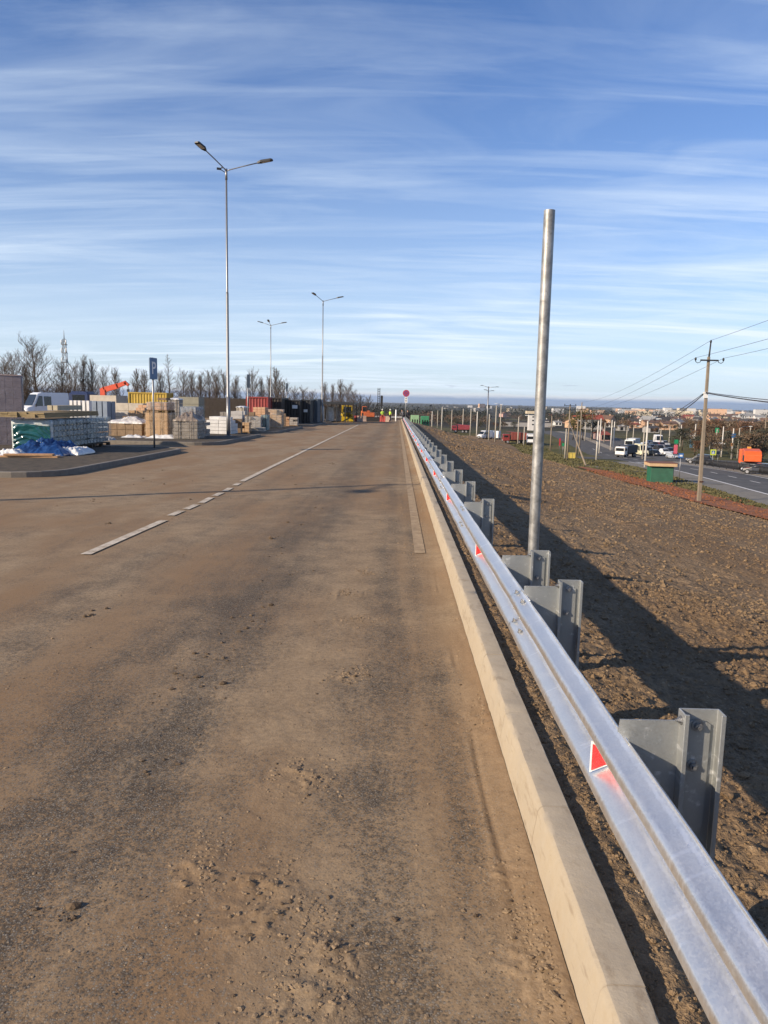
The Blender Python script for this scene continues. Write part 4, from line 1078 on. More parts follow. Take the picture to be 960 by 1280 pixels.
# ---- vehicles (shared builder)
GLASS = pm('dark_glass', (.012, .015, .018), .2, 3, .08, 0, .0, spec=.8); TYRE = pm('tyre_rubber', (.018, .018, .018), .2, 20, .85, 0, .2); RIM = pm('grey_rim', (.32, .32, .33), .1, 10, .4, .5, .02)
HEADL = pm('headlight_glass', (.65, .66, .68), .05, 10, .12, 0, .0); TAILL = pm('tail_light', (.35, .02, .02), .1, 10, .3, 0, .02)
def loft(mb, secs, smooth=False):
    """secs: list of (y, half width bottom, half width top, z0, z1)"""
    vs = []
    for y, wb, wt, z0, z1 in secs: vs += [(-wb, y, z0), (wb, y, z0), (wb * 1.0, y, z0 + (z1 - z0) * .45), (wt, y, z1), (-wt, y, z1), (-wb, y, z0 + (z1 - z0) * .45)]
    n = 6; fs = [tuple(range(n)), tuple(reversed(range((len(secs) - 1) * n, len(secs) * n)))]
    for i in range(len(secs) - 1): fs += [(i * n + k, (i + 1) * n + k, (i + 1) * n + (k + 1) % n, i * n + (k + 1) % n) for k in range(n)]
    return mb.add(vs, fs, smooth)
def wheels(t, W, ys, r, wd=.22):
    for y in ys:
        for s in (-1, 1):
            mb = MB(); x = s * W; mb.tube([(x - s * wd, y, r), (x - s * .03, y, r), (x, y, r)], [r, r, r * .93], 18, True)
            wh = mb.build('wheel', TYRE, t)
            mb = MB(); mb.tube([(x + s * .0, y, r), (x + s * .012, y, r)], [r * .6, r * .55], 14); mb.build('rim', RIM, wh)
def quad(mb, pts): return mb.add(pts, [(0, 1, 2, 3)])
def make_car(c, label, loc, rz, kind='sedan', grp='cars on the lower road', name='car', L=4.4, W=.88):
    t = thing(name, label, 'car', loc, rz, grp)
    m = pm('car_paint_%02d%02d%02d' % tuple(int(q * 99) for q in c), c, .06, 3, .28, .1, .0, coat=.4)
    hl = L / 2; sh = .50 if kind == 'suv' else .42; H = 1.72 if kind == 'suv' else 1.46; zb = .24
    mb = MB(); bz = .98 if kind == 'suv' else .88
    loft(mb, [(-hl, W * .82, W * .78, .40, bz - .04), (-hl + .18, W * .97, W * .90, zb, bz), (-hl * .4, W, W * .93, zb, bz + .02), (hl * .38, W, W * .93, zb, bz), (hl - .35, W * .97, W * .88, zb, bz - .14), (hl, W * .80, W * .70, .34, bz - .30)])
    # cabin
    rear = -hl + (.25 if kind != 'sedan' else .75)
    loft(mb, [(rear, W * .90, W * .88, bz - .05, bz), (rear + .45, W * .90, W * .72, bz - .05, H - .03), (rear + 1.4, W * .90, W * .74, bz - .05, H), (hl * .16, W * .90, W * .72, bz - .05, H - .05), (hl * .50, W * .88, W * .86, bz - .05, bz)])
    b_ = mb.build('body', m, t, bevel=.025)
    # glass
    mb = MB(); e = .012
    def fz(y0, z0, w0, y1, z1, w1, o): quad(mb, [(-w0, y0, z0), (w0, y0, z0), (w1, y1, z1), (-w1, y1, z1)])
    quad(mb, [(-W * .80, hl * .485 + .02, bz + .035), (W * .80, hl * .485 + .02, bz + .035), (W * .66, hl * .18 + .03, H - .07), (-W * .66, hl * .18 + .03, H - .07)])
    mb.build('windscreen', GLASS, b_)
    mb = MB(); quad(mb, [(W * .80, rear - .012 + .05, bz + .05), (-W * .80, rear - .012 + .05, bz + .05), (-W * .64, rear + .40, H - .08), (W * .64, rear + .40, H - .08)]); mb.build('rear_window', GLASS, b_)
    for s in (-1, 1):
        mb = MB(); o = s * .02
        pts = [(s * W * .885 + o, rear + .35, bz + .06), (s * W * .885 + o, hl * .38, bz + .06), (s * W * .745 + o, hl * .12, H - .09), (s * W * .745 + o, rear + .62, H - .09)]
        mb.add(pts, [(0, 1, 2, 3) if s > 0 else (3, 2, 1, 0)]); mb.build('side_window', GLASS, b_)
        mb = MB(); mb.box((s * W * .62, hl - .10, bz - .24), (.36, .12, .13), -s * .25); mb.build('headlight', HEADL, t)
        mb = MB(); mb.box((s * W * .68, -hl + .04, bz - .16), (.26, .08, .16)); mb.build('tail_light', TAILL, t)
    mb = MB(); mb.box((0, hl - .0, .42), (1.0, .05, .16)); mb.build('grille', DARK, t)
    wheels(t, W, (-hl * .62, hl * .62), .33 if kind != 'suv' else .37)
    return t
def make_van(c, label, loc, rz, L=5.4, H=2.5, W=1.0, name='van', windows=1, grp=None):
    t = thing(name, label, 'van', loc, rz, grp)
    m = pm('van_paint_%02d%02d%02d' % tuple(int(q * 99) for q in c), c, .05, 2, .35, 0, .0, coat=.3); hl = L / 2
    mb = MB(); loft(mb, [(-hl, W * .95, W * .88, .42, H - .06), (-hl + .1, W, W * .90, .36, H), (hl * .28, W, W * .88, .36, H), (hl * .46, W, W * .82, .36, H - .18), (hl * .72, W, W * .88, .36, 1.34), (hl * .93, W * .93, W * .84, .34, 1.10), (hl, W * .80, W * .74, .40, .96)])
    b_ = mb.build('body', m, t, bevel=.04, seg=2)
    mb = MB(); quad(mb, [(-W * .84, hl * .735 + .02, 1.36), (W * .84, hl * .735 + .02, 1.36), (W * .76, hl * .485 + .03, H - .24), (-W * .76, hl * .485 + .03, H - .24)]); mb.build('windscreen', GLASS, b_)
    for s in (-1, 1):
        o = s * .03
        mb = MB(); pts = [(s * W * 1.0 + o * .5, hl * .26, 1.32), (s * W * 1.0 + o * .5, hl * .62, 1.32), (s * W * .90 + o, hl * .42, H - .42), (s * W * .92 + o, hl * .26, H - .42)]
        mb.add(pts, [(0, 1, 2, 3) if s > 0 else (3, 2, 1, 0)]); mb.build('side_window', GLASS, b_)
        for k in range(windows):
            y1_ = hl * .20 - k * 1.05
            mb = MB(); pts = [(s * W + o * .5, y1_ - .95, 1.34), (s * W + o * .5, y1_, 1.34), (s * W * .925 + o, y1_, H - .46), (s * W * .925 + o, y1_ - .95, H - .46)]
            mb.add(pts, [(0, 1, 2, 3) if s > 0 else (3, 2, 1, 0)]); mb.build('side_window', GLASS, b_)
        mb = MB(); mb.box((s * W * .66, hl - .14, .92), (.34, .12, .26), -s * .3); mb.build('headlight', HEADL, t)
        mb = MB(); mb.box((s * (W + .12), hl * .60, 1.40), (.14, .12, .30)); mb.build('mirror', DARK, t)
        mb = MB(); mb.box((s * W * .90, -hl, 1.1), (.14, .05, .5)); mb.build('tail_light', TAILL, t)
    mb = MB(); mb.box((0, hl - .02, .66), (1.2, .08, .30)); mb.build('grille', DARK, t)
    mb = MB(); mb.box((0, hl + .0, .42), (1.75, .14, .2)); mb.build('bumper', DARK, t)
    mb = MB(); mb.box((0, hl + .08, .52), (.52, .02, .11)); mb.build('number_plate', WHITE, t)
    wheels(t, W, (-hl * .58, hl * .58), .36)
    return t
loc, w_, h = spec(29, 79, 488, 92)
vl = make_van((.74, .76, .78), 'white high-roofed van parked behind the planks, seen obliquely from its front', (loc.x - .9, 94, float(T(loc.x, 94))), R(146), L=5.6, H=max(2.3, h * .93))

# orange crane arm and its truck
def crane():
    a = atY(127, 489, 88); zg = SL * 88
    t = thing('crane_truck', 'blue-cabbed truck with a folded orange loader crane raised above the concrete wall', 'crane truck', (a.x, 88, zg))
    mb = MB(); mb.box((-2.2, 0, 1.9), (2.2, 2.3, 2.0)); mb.box((-2.2, 0, 2.95), (1.9, 2.0, .25)); c_ = mb.build('cab', pm('cab_blue', (.02, .035, .10), .15, 3, .4), t, bevel=.08)
    mb = MB(); quad(mb, [(-2.9, -1.16, 2.0), (-1.5, -1.16, 2.0), (-1.5, -1.16, 2.7), (-2.9, -1.16, 2.7)]); mb.build('side_window', GLASS, c_)
    mb = MB(); mb.box((2.2, 0, 1.25), (6.6, 2.4, .5)); mb.build('flatbed', DARK, t)
    wheels_ = []
    for x in (-2.3, 1.8, 3.0):
        for s in (-1, 1):
            mb = MB(); mb.tube([(x, s * .85, .5), (x, s * 1.15, .5)], .5, 16); mb.build('wheel', TYRE, t)
    OR = pm('crane_orange', (.60, .085, .035), .15, 4, .45, 0, .02)
    S = 88 / F
    def C(px, py): p = atY(px, py, 88); return Vector((p.x - a.x, 0, p.z - zg))
    mb = MB(); q = C(129, 489); mb.box((q.x, 0, (1.5 + q.z) / 2), (.55, .55, q.z - 1.5 + .4)); mb.build('crane_column', OR, t)
    arm = [C(127.5, 489), C(131, 487), C(147, 482.5), C(157, 478.5), C(160, 481)]
    mb = MB()
    for i, (u, v_) in enumerate(zip(arm, arm[1:])): 
        d = v_ - u; L = d.length; ang = math.atan2(d.z, d.x); c0 = (u + v_) / 2; hh = (.62, .58, .46, .3)[i]
        M = Matrix.Translation(c0) @ Matrix.Rotation(-ang, 4, 'Y')
        vs = [M @ Vector((x * (L / 2 + .08), y * .2, z * hh / 2)) for x in (-1, 1) for y in (-1, 1) for z in (-1, 1)]
        mb.add(vs, [(0, 1, 3, 2), (4, 6, 7, 5), (0, 4, 5, 1), (2, 3, 7, 6), (0, 2, 6, 4), (1, 5, 7, 3)])
    mb.build('crane_arm', OR, t)
    e = arm[-1]; mb = MB(); mb.tube([e, e + Vector((0, 0, -.5))], .05, 6); mb.box(e + Vector((0, 0, -.65)), (.24, .2, .3)); mb.build('hook', BLACK, t)
crane()

# ---- people
def person(name, label, loc, rz, pose, body_m, clothes, H=1.75, grp=None):
    """one skinned body; clothing as slightly larger skins over it"""
    t = thing(name, label, 'person', loc, rz, grp); k = H / 1.75
    J = dict(pelvis=(0, 0, .95), chest=(0, .0, 1.28), neck=(0, .01, 1.47), head0=(0, .02, 1.56), head1=(0, .03, 1.70),
             shl=(-.17, 0, 1.42), shr=(.17, 0, 1.42), ell=(-.25, .04, 1.14), elr=(.25, .04, 1.14), hal=(-.24, .18, .92), har=(.24, .18, .92),
             hil=(-.09, 0, .92), hir=(.09, 0, .92), knl=(-.11, .03, .50), knr=(.11, .03, .50), anl=(-.12, -.02, .09), anr=(.12, -.02, .09), tol=(-.13, .14, .04), tor=(.13, .14, .04))
    J.update(pose)
    Rr = dict(pelvis=.135, chest=.145, neck=.06, head0=.085, head1=.088, shl=.07, shr=.07, ell=.048, elr=.048, hal=.036, har=.036, hil=.092, hir=.092, knl=.062, knr=.062, anl=.045, anr=.045, tol=.038, tor=.038)
    E = [('pelvis', 'chest'), ('chest', 'neck'), ('neck', 'head0'), ('head0', 'head1'), ('chest', 'shl'), ('chest', 'shr'), ('shl', 'ell'), ('shr', 'elr'), ('ell', 'hal'), ('elr', 'har'), ('pelvis', 'hil'), ('pelvis', 'hir'), ('hil', 'knl'), ('hir', 'knr'), ('knl', 'anl'), ('knr', 'anr'), ('anl', 'tol'), ('anr', 'tor')]
    def skin(nm, joints, grow, m, flat=.78):
        js = list(joints); me = bpy.data.meshes.new(nm); ix = {j: i for i, j in enumerate(js)}
        me.from_pydata([tuple(Vector(J[j]) * k) for j in js], [(ix[a], ix[b]) for a, b in E if a in ix and b in ix], [])
        o = bpy.data.objects.new(nm, me); COL.objects.link(o)
        md = o.modifiers.new('s', 'SKIN'); md.use_smooth_shade = True
        for i, j in enumerate(js):
            r = (Rr[j] + grow) * k; me.skin_vertices[0].data[i].radius = (r, r * (flat if j in ('chest', 'pelvis') else 1)); me.skin_vertices[0].data[i].use_root = (i == 0)
        o.modifiers.new('d', 'SUBSURF').levels = 1
        dg = bpy.context.evaluated_depsgraph_get(); me2 = bpy.data.meshes.new_from_object(o.evaluated_get(dg)); bpy.data.objects.remove(o); bpy.data.meshes.remove(me)
        me2.materials.clear(); q = link(nm, me2, m, t); return q
    skin('body', J.keys(), 0, body_m)
    for nm, js, grow, m in clothes: skin(nm, js, grow, m)
    hv = Vector(J['head1']) * k
    return t, hv, k
SKIN = pm('skin', (.42, .25, .18), .1, 10, .6); VEST = pm('hi_vis_vest', (.42, .62, .06), .12, 6, .7); DKCL = pm('dark_navy_cloth', (.018, .02, .03), .25, 10, .9); OCL = pm('red_work_trousers', (.30, .05, .035), .2, 10, .9); HELM = pm('white_helmet', (.62, .63, .55), .05, 5, .4)
UP = ('pelvis', 'chest', 'neck', 'shl', 'shr', 'ell', 'elr'); LO = ('pelvis', 'hil', 'hir', 'knl', 'knr', 'anl', 'anr'); ARM = ('shl', 'ell')
def helmet(t, hv, k, m, cap=False):
    mb = MB(); c = hv + Vector((0, 0, .02))
    mb.tube([c + Vector((0, 0, z)) for z in (-.02, .0, .05, .09, .115)], [.125, .118, .105, .075, .02], 14); mb.build('helmet' if not cap else 'cap', m, t)
def place(px, Y): p = atY(px, 520, Y); return (p.x, Y, float(T(p.x, Y)))
t, hv, k = person('person', 'person in a yellow vest and red trousers beside the drilling rig', place(478, 108), R(20), dict(hal=(-.16, .28, 1.05), har=(.20, .26, 1.0)), SKIN, [('trousers', LO, .012, OCL), ('vest', UP, .016, VEST)]); helmet(t, hv, k, HELM)
t, hv, k = person('person', 'person in a yellow vest and dark trousers near the end of the guardrail', place(487.5, 106), R(-60), dict(knl=(-.11, .16, .52), anl=(-.12, .10, .10), tol=(-.12, .25, .05), anr=(.12, -.20, .10), tor=(.12, -.06, .04)), SKIN, [('trousers', LO, .012, DKCL), ('vest', UP, .016, VEST)]); helmet(t, hv, k, HELM)
ARMS = ('pelvis', 'chest', 'neck', 'shl', 'shr', 'ell', 'elr', 'hal', 'har')
HAIR = pm('dark_hair', (.02, .015, .012), .2, 20, .7)
for px, Y, lab, bend, m in ((504.5, 104, 'person in grey clothes leaning over the guardrail end below the no-stopping sign', .22, pm('grey_jacket', (.10, .10, .115), .2, 10, .9)), (509.5, 99, 'tall person in dark clothes standing behind the guardrail below the no-stopping sign', .04, DKCL)):
    sh = dict(chest=(0, bend * .6, 1.26), neck=(0, bend, 1.43), head0=(0, bend * 1.15, 1.52), head1=(0, bend * 1.3, 1.65), shl=(-.17, bend * .9, 1.38), shr=(.17, bend * .9, 1.38), ell=(-.25, bend + .06, 1.12), elr=(.25, bend + .06, 1.12), hal=(-.2, bend + .24, .98), har=(.2, bend + .24, .98))
    t, hv, k = person('person', lab, place(px, Y), R(180 if bend < .1 else 120), sh, SKIN, [('trousers', LO, .012, DKCL), ('jacket', ARMS, .02, m)], H=1.85)
    mb = MB(); mb.ico(hv + Vector((0, -.015, .03)), .10, 2, (1, 1, .8)); mb.build('hair', HAIR, t)

# ---- drilling / pile driving rig and bits at the end of the road
def rig():
    Y = 112; a = atY(466, 522, Y); zg = SL * Y; t = thing('pile_driver', 'tracked pile driver with a tall black mast and orange body at the road end', 'pile driver', (a.x, Y, zg))
    ORG = pm('rig_orange', (.36, .085, .025), .2, 4, .5, 0, .05)
    for s in (-.75, .75):
        mb = MB(); mb.prism([(-1.5, .1), (-1.3, 0), (1.3, 0), (1.5, .1), (1.55, .35), (1.4, .6), (-1.4, .6), (-1.55, .35)], s - .2, s + .2, 'y'); o = mb.build('track', BLACK, t)
    mb = MB(); mb.box((-.5, 0, .95), (1.6, 1.3, .65)); mb.box((-.8, 0, 1.4), (.8, 1.1, .3)); mb.build('engine_body', ORG, t, bevel=.06)
    mb = MB(); mb.box((-1.2, -.2, 1.65), (.7, .8, 1.0)); c_ = mb.build('cab', ORG, t, bevel=.06)
    mb = MB(); quad(mb, [(-1.48, -.61, 1.4), (-.92, -.61, 1.4), (-.92, -.61, 2.05), (-1.48, -.61, 2.05)]); mb.build('side_window', GLASS, c_)
    H = atY(474, 485, Y).z - zg; x = atY(473.5, 500, Y).x - a.x
    mb = MB()
    for q in (-.14, .14): mb.box((x + q, -.2, H / 2), (.09, .12, H))
    for k in range(14): mb.box((x, -.2, .3 + k * (H - .5) / 13), (.2, .08, .06))
    mb.build('mast', BLACK, t)
    mb = MB(); mb.box((x + .42, -.15, H * .62), (.34, .4, 1.5)); mb.box((x + .42, -.15, H * .40), (.18, .2, 2.2)); mb.build('hammer', BLACK, t)
    mb = MB(); mb.tube([(-.2, -.1, 1.2), (x - .1, -.2, 2.6)], .08, 8); mb.build('strut', DARK, t)
rig()
def loader(px, Y, c, label):
    a = atY(px, 520, Y); t = thing('compact_loader', label, 'loader', (a.x, Y, SL * Y), R(10)); m = pm('loader_yellow', c, .15, 4, .5)
    mb = MB(); mb.box((-.55, 0, .75), (.30, 2.2, .7)); mb.box((.55, 0, .75), (.30, 2.2, .7)); mb.box((0, .3, 1.05), (.8, 1.5, .5)); mb.build('body', m, t, bevel=.06)
    mb = MB()
    for x in (-.6, .6):
        for y in (-.7, .5): mb.box((x, y, 1.65), (.1, .1, .9))
    mb.box((0, -.1, 2.12), (1.3, 1.4, .12)); c_ = mb.build('cab_frame', m, t)
    mb = MB(); mb.box((0, -.1, 1.6), (1.05, 1.0, .7)); mb.build('cab_glass', GLASS, c_)
    for y in (-.75, .75):
        for s in (-1, 1):
            mb = MB(); mb.tube([(s * .55, y, .4), (s * .85, y, .4)], .4, 14); mb.build('wheel', TYRE, t)
    mb = MB(); mb.prism([(-1.8, .1), (-1.2, .1), (-1.2, .7), (-1.35, .7)], -.85, .85, 'x'); mb.build('bucket', m, t)
loader(433.5, 105, (.40, .27, .01), 'small yellow loader left of the orange machines at the end of the road')
def barrier(px, Y, c, label, rz=0):
    a = atY(px, 520, Y); t = thing('road_barrier', label, 'barrier', (a.x, Y, SL * Y), rz, 'plastic barriers across the road end'); 
    for k, cc in enumerate((c, (.36, .26, .20))):
        mb = MB(); mb.prism([(-.25, 0), (.25, 0), (.12, .35), (.08, .8), (-.08, .8), (-.12, .35)], -.8 + k * .8, -.01 + k * .8, 'x'); mb.build('barrier_half', pm('barrier_%d%d' % (k, int(c[1] * 100)), cc, .1, 4, .5), t, bevel=.02)
barrier(446.5, 107, (.36, .05, .04), 'leftmost red and pale plastic barrier, by the yellow loader')
barrier(451, 109.5, (.38, .08, .05), 'red and pale plastic barrier just left of the orange machine', .2)
barrier(482, 110, (.36, .05, .04), 'red and pale plastic barrier between the two workers', -.1)
def genset(px, Y, label, w_):
    a = atY(px, 520, Y); t = thing('generator', label, 'generator', (a.x, Y, SL * Y), 0, 'orange machines at the road end'); m = pm('machine_orange', (.46, .13, .03), .15, 4, .5)
    mb = MB(); mb.box((0, 0, .95), (w_, 1.8, 1.1)); mb.build('housing', m, t, bevel=.08)
    mb = MB(); mb.box((0, -.905, 1.0), (w_ * .7, .02, .5)); mb.build('vent_panel', DARK, t)
    for s in (-1, 1):
        mb = MB(); mb.tube([(s * w_ * .45, 0, .35), (s * (w_ * .45 + .16), 0, .35)], .35, 14); mb.build('wheel', TYRE, t)
    mb = MB(); mb.tube([(w_ * .2, .3, 1.5), (w_ * .2, .3, 1.8)], .05, 8); mb.build('exhaust', DARK, t)
genset(454.5, 113, 'narrow orange generator on wheels, left of the other orange one', .7); genset(459.5, 118, 'orange generator on wheels next to the pile driver body', .8)
p = atY(495, 514, 118); mb = MB(); mb.tube([(0, 0, -1), (0, 0, 1.75)], .1, 10); tag(mb.build('short_post', WHITE, None, loc=(p.x, 118, SL * 118)), 'short white post at the end of the road, left of the guardrail', 'post')

# ---- bare trees along the far edge of the yard
BARK = pm('bark', (.085, .066, .052), .3, 2, .95, 0, .3, 20); TWIG = pm('twig', (.105, .080, .062), .3, 1, .95, 0, .1)
def bare_tree(seed, kind='round'):
    """height 10 m prototype: trunk and crown of real twigs"""
    rnd = random.Random(seed); tr = MB(); cr = MB(); H = 10.0
    def seg(mb, a, b, r0, r1, n):
        mb.tube([a, b], [r0, r1], n, False)
    lean = Vector((rnd.uniform(-.05, .05), rnd.uniform(-.05, .05), 1)).normalized()
    def branch(p, d, L, r, lev):
        n = 3 if lev < 3 else 2; q = p
        for i in range(n):
            d = (d + Vector((rnd.uniform(-.16, .16), rnd.uniform(-.16, .16), rnd.uniform(0, .16)))).normalized()
            e = q + d * (L / n); seg(cr, q, e, r * (1 - .28 * i), max(.009, r * (1 - .28 * (i + 1))), 4 if lev < 2 else 3)
            if lev < 3:
                for c in range(2 if lev < 2 else 3):
                    a = rnd.uniform(0, 2 * PI); s = Vector((math.cos(a), math.sin(a), rnd.uniform(.2, .9))).normalized()
                    nd = (d * .75 + s * .75).normalized(); branch(q.lerp(e, rnd.uniform(.2, 1)), nd, L * rnd.uniform(.40, .62), max(.010, r * .5), lev + 1)
            q = e
    p = Vector((0, 0, -.3)); N = 8; pts = [p]; rad = []
    top = H if kind == 'cone' else H * .80
    for i in range(1, N + 1): pts.append(Vector((lean.x * top * i / N + rnd.uniform(-.06, .06), lean.y * top * i / N + rnd.uniform(-.06, .06), top * i / N)))
    rad = [.17 * (1 - .86 * i / N) for i in range(N + 1)]
    tr.tube(pts, rad, 7)
    nb = 26 if kind == 'round' else 34 if kind == 'tall' else 46
    for i in range(nb):
        f = (i + rnd.random()) / nb; z = (.16 + .82 * f) * top if kind != 'round' else (.22 + .76 * f) * top
        k = min(N - 1, int(z / top * N)); pp = pts[k].lerp(pts[k + 1], z / top * N - k); a = i * 2.4 + rnd.uniform(-.4, .4)
        up = {'round': .75, 'tall': 1.5, 'cone': .12}[kind] + (.5 * f)
        L = {'round': 3.1 * (1 - .55 * f), 'tall': 2.5 * (1 - .6 * f), 'cone': 2.3 * (1 - .93 * f) + .15}[kind] * rnd.uniform(.8, 1.15)
        branch(pp, Vector((math.cos(a), math.sin(a), up)).normalized(), L, .055 * (1 - .6 * f), 1 if kind != 'cone' else 2)
    return tr, cr
PROT = {}
for kind, seeds in (('round', (1, 2, 3)), ('tall', (11, 12, 13)), ('cone', (21,))):
    for s_ in seeds:
        a_, b__ = bare_tree(s_, kind); PROT[(kind, s_)] = (a_, b__)
TREES = {}
def tree(kind, seed, loc, H, rz, label, grp, wide=1.0, name='bare_tree'):
    key = (kind, seed); s = H / 10
    if key not in TREES:
        t = thing(name, label, 'tree', loc, rz, grp); t.scale = (s * wide, s * wide, s)
        PROT[key][0].build('trunk', BARK, t); PROT[key][1].build('crown', TWIG, t); TREES[key] = t
    else:
        t = dup(TREES[key], loc, rz, label, (s * wide, s * wide, s)); t.name = name
        t['group'] = grp
    return t
TL = [(5, 440, 'round'), (20, 436, 'round'), (33, 445, 'tall'), (48, 417, 'round'), (66, 450, 'round'), (80, 449, 'round'), (94, 447, 'round'), (106, 439, 'tall'), (117, 438, 'tall'), (128, 456, 'round'), (146, 451, 'tall'), (155, 456, 'round'), (171, 454, 'tall'), (180, 456, 'tall'), (201, 452, 'tall'), (213, 440, 'cone'), (228, 458, 'round'), (240, 461, 'tall'), (251, 462, 'tall'), (262, 459, 'round'), (271, 462, 'tall'), (282, 460, 'round'), (295, 464, 'tall'), (306, 460, 'tall'), (316, 459, 'round'), (327, 463, 'tall'), (337, 461, 'tall'), (345, 455, 'tall'), (356, 470, 'round'), (368, 478, 'round'), (380, 480, 'round'), (392, 481, 'round'), (405, 474, 'tall'), (416, 472, 'tall'), (426, 467, 'tall'), (434, 476, 'round'), (442, 484, 'round'), (451, 487, 'round'), (460, 489, 'round')]
rt = random.Random(12); LBL = {'round': 'wide bare tree', 'tall': 'slender bare tree', 'cone': 'narrow conical bare tree'}
NEARBY = [(14, 'at the far left above the purple-grey stack'), (60, 'behind the white van'), (100, 'near the lattice mast'), (135, 'behind the orange crane arm'), (190, 'behind the yellow container'), (260, 'behind the olive-grey panels'), (300, 'behind the nearest lamp pole'), (350, 'behind the red container'), (400, 'behind the black sheds'), (470, 'at the right end of the tree row')]
seen = {}
for i, (px, top, kind) in enumerate(TL):
    if px in (66, 155, 306): continue
    top += rt.uniform(-3, 5)
    Y = rt.uniform(128, 139); p = atY(px, 510, Y); zg = float(T(p.x, Y)); H = atY(px, top, Y).z - zg
    where = next(b for a, b in NEARBY if px <= a); base = LBL[kind] + ' ' + where; seen[base] = seen.get(base, 0) + 1
    n_ = seen[base]; lab = base if n_ == 1 else ('%s %s, %s of those from left' % (LBL[kind], where, ORD[n_ - 1]))
    tree(kind, {'round': (1, 2, 3), 'tall': (11, 12, 13), 'cone': (21,)}[kind][i % (1 if kind == 'cone' else 3)], (p.x, Y, zg), H, rt.uniform(0, 6.28), lab, 'bare trees behind the yard', rt.uniform(.8, 1.1) if kind != 'round' else rt.uniform(.9, 1.25))
# brushwood under them
def shrub(px, top, Y, seed, label, w_=2.5):
    p = atY(px, 510, Y); zg = float(T(p.x, Y)); H = (atY(px, top, Y).z - zg) * (.95 if px < 110 else .7); rnd = random.Random(seed); mb = MB()
    for i in range(110):
        a = rnd.uniform(0, 6.28); r = rnd.uniform(0, w_ * .4); q = Vector((r * math.cos(a), r * math.sin(a), 0)); d = Vector((rnd.uniform(-.5, .5), rnd.uniform(-.5, .5), 1.2)).normalized(); L = H * rnd.uniform(.5, 1.0)
        m_ = q + d * L * .55; e = m_ + (d + Vector((rnd.uniform(-.4, .4), rnd.uniform(-.4, .4), .1))).normalized() * L * .45
        mb.tube([q, m_, e], [.03, .022, .010], 3, False)
        for k in range(3):
            u = m_.lerp(e, rnd.random()); mb.tube([u, u + Vector((rnd.uniform(-.5, .5), rnd.uniform(-.5, .5), rnd.uniform(.2, .7)))], [.016, .01], 3, False)
    t = thing('shrub', label, 'shrub', (p.x, Y, zg), 0, 'brushwood under the bare trees'); mb.build('branches', pm('brown_brush', (.050, .036, .026), .35, 1, .95), t); return t
sh_ = [(30, 466), (44, 474), (60, 472), (76, 470), (90, 474), (104, 478), (120, 482), (140, 486), (232, 484), (256, 488), (275, 488), (296, 490), (305, 484), (322, 488), (350, 492), (372, 493), (410, 494), (432, 494)]
for i, (px, top) in enumerate(sh_):
    shrub(px, top, 124 + (i % 3) * 3, 200 + i, 'dark brushwood clump, %s from the left of the row under the bare trees' % (ORD[i] if i else 'first'), 3.4)
# low dark fence in front of the brushwood
a = atY(250, 497, 112); b = atY(308, 497, 112); zg = SL * 112
t = thing('board_fence', 'low dark board fence left of the red container', 'fence', ((a.x + b.x) / 2, 112, zg))
n = 34; wd = b.x - a.x
mb = MB()
for k in range(n): mb.box((-wd / 2 + (k + .5) * wd / n, 0, (a.z - zg) / 2), (wd / n * .92, .03, (a.z - zg) + random.uniform(-.06, .06)))
mb.build('boards', pm('dark_board', (.035, .026, .020), .3, 3, .9), t)
for k in range(6):
    mb = MB(); mb.box((-wd / 2 + k * wd / 5, .08, .9), (.1, .1, 1.8)); mb.build('post', DARK, t)
# lattice mast
def mast():
    Y = 330; p = atY(83, 500, Y); zg = float(T(p.x, Y)); H = atY(83, 424, Y).z - zg
    t = thing('lattice_mast', 'thin steel lattice mast rising above the bare trees on the left', 'mast', (p.x, Y, zg)); mb = MB(); N = 12
    w0, w1 = 2.0, .45
    def c(k, s): wv = w0 + (w1 - w0) * k / N; return Vector(((-1, 1, 1, -1)[s] * wv, (-1, -1, 1, 1)[s] * wv, H * k / N))
    for k in range(N):
        for s in range(4):
            mb.tube([c(k, s), c(k + 1, s)], .12, 4, False); mb.tube([c(k, s), c(k + 1, (s + 1) % 4)], .07, 3, False); mb.tube([c(k + 1, s), c(k + 1, (s + 1) % 4)], .07, 3, False)
    mb.build('lattice', pm('mast_grey', (.16, .16, .17), .15, 1, .6), t)
    mb = MB(); mb.tube([(0, 0, H), (0, 0, H + (424 - 413) * Y / F)], [.22, .06], 6); mb.build('antenna', pm('mast_grey', (.16, .16, .17)), t)
    for k in (7, 8.6, 10, 11.2):
        mb = MB(); mb.box((0, 0, H * k / N), (1.9, 1.9, .3)); mb.build('platform', pm('mast_grey', (.16, .16, .17)), t)
        for s in (-1, 1):
            mb = MB(); mb.tube([(s * 1.0, -.6, H * k / N + .2), (s * 1.0, -.6, H * k / N + 2.0)], .25, 8); mb.build('antenna', WHITE, t)
mast()
# ================================================================== THE VALLEY ON THE RIGHT
CONC = pm('pole_concrete', (.34, .31, .26), .18, 2, .9, 0, .2, 20); WCONC = pm('pale_pole_concrete', (.52, .49, .44), .15, 2, .85, 0, .2, 20); BCONC = pm('brownish_pole_concrete', (.215, .175, .13), .18, 2, .9, 0, .25, 20)
tz = lambda x, y: float(T(x, y))
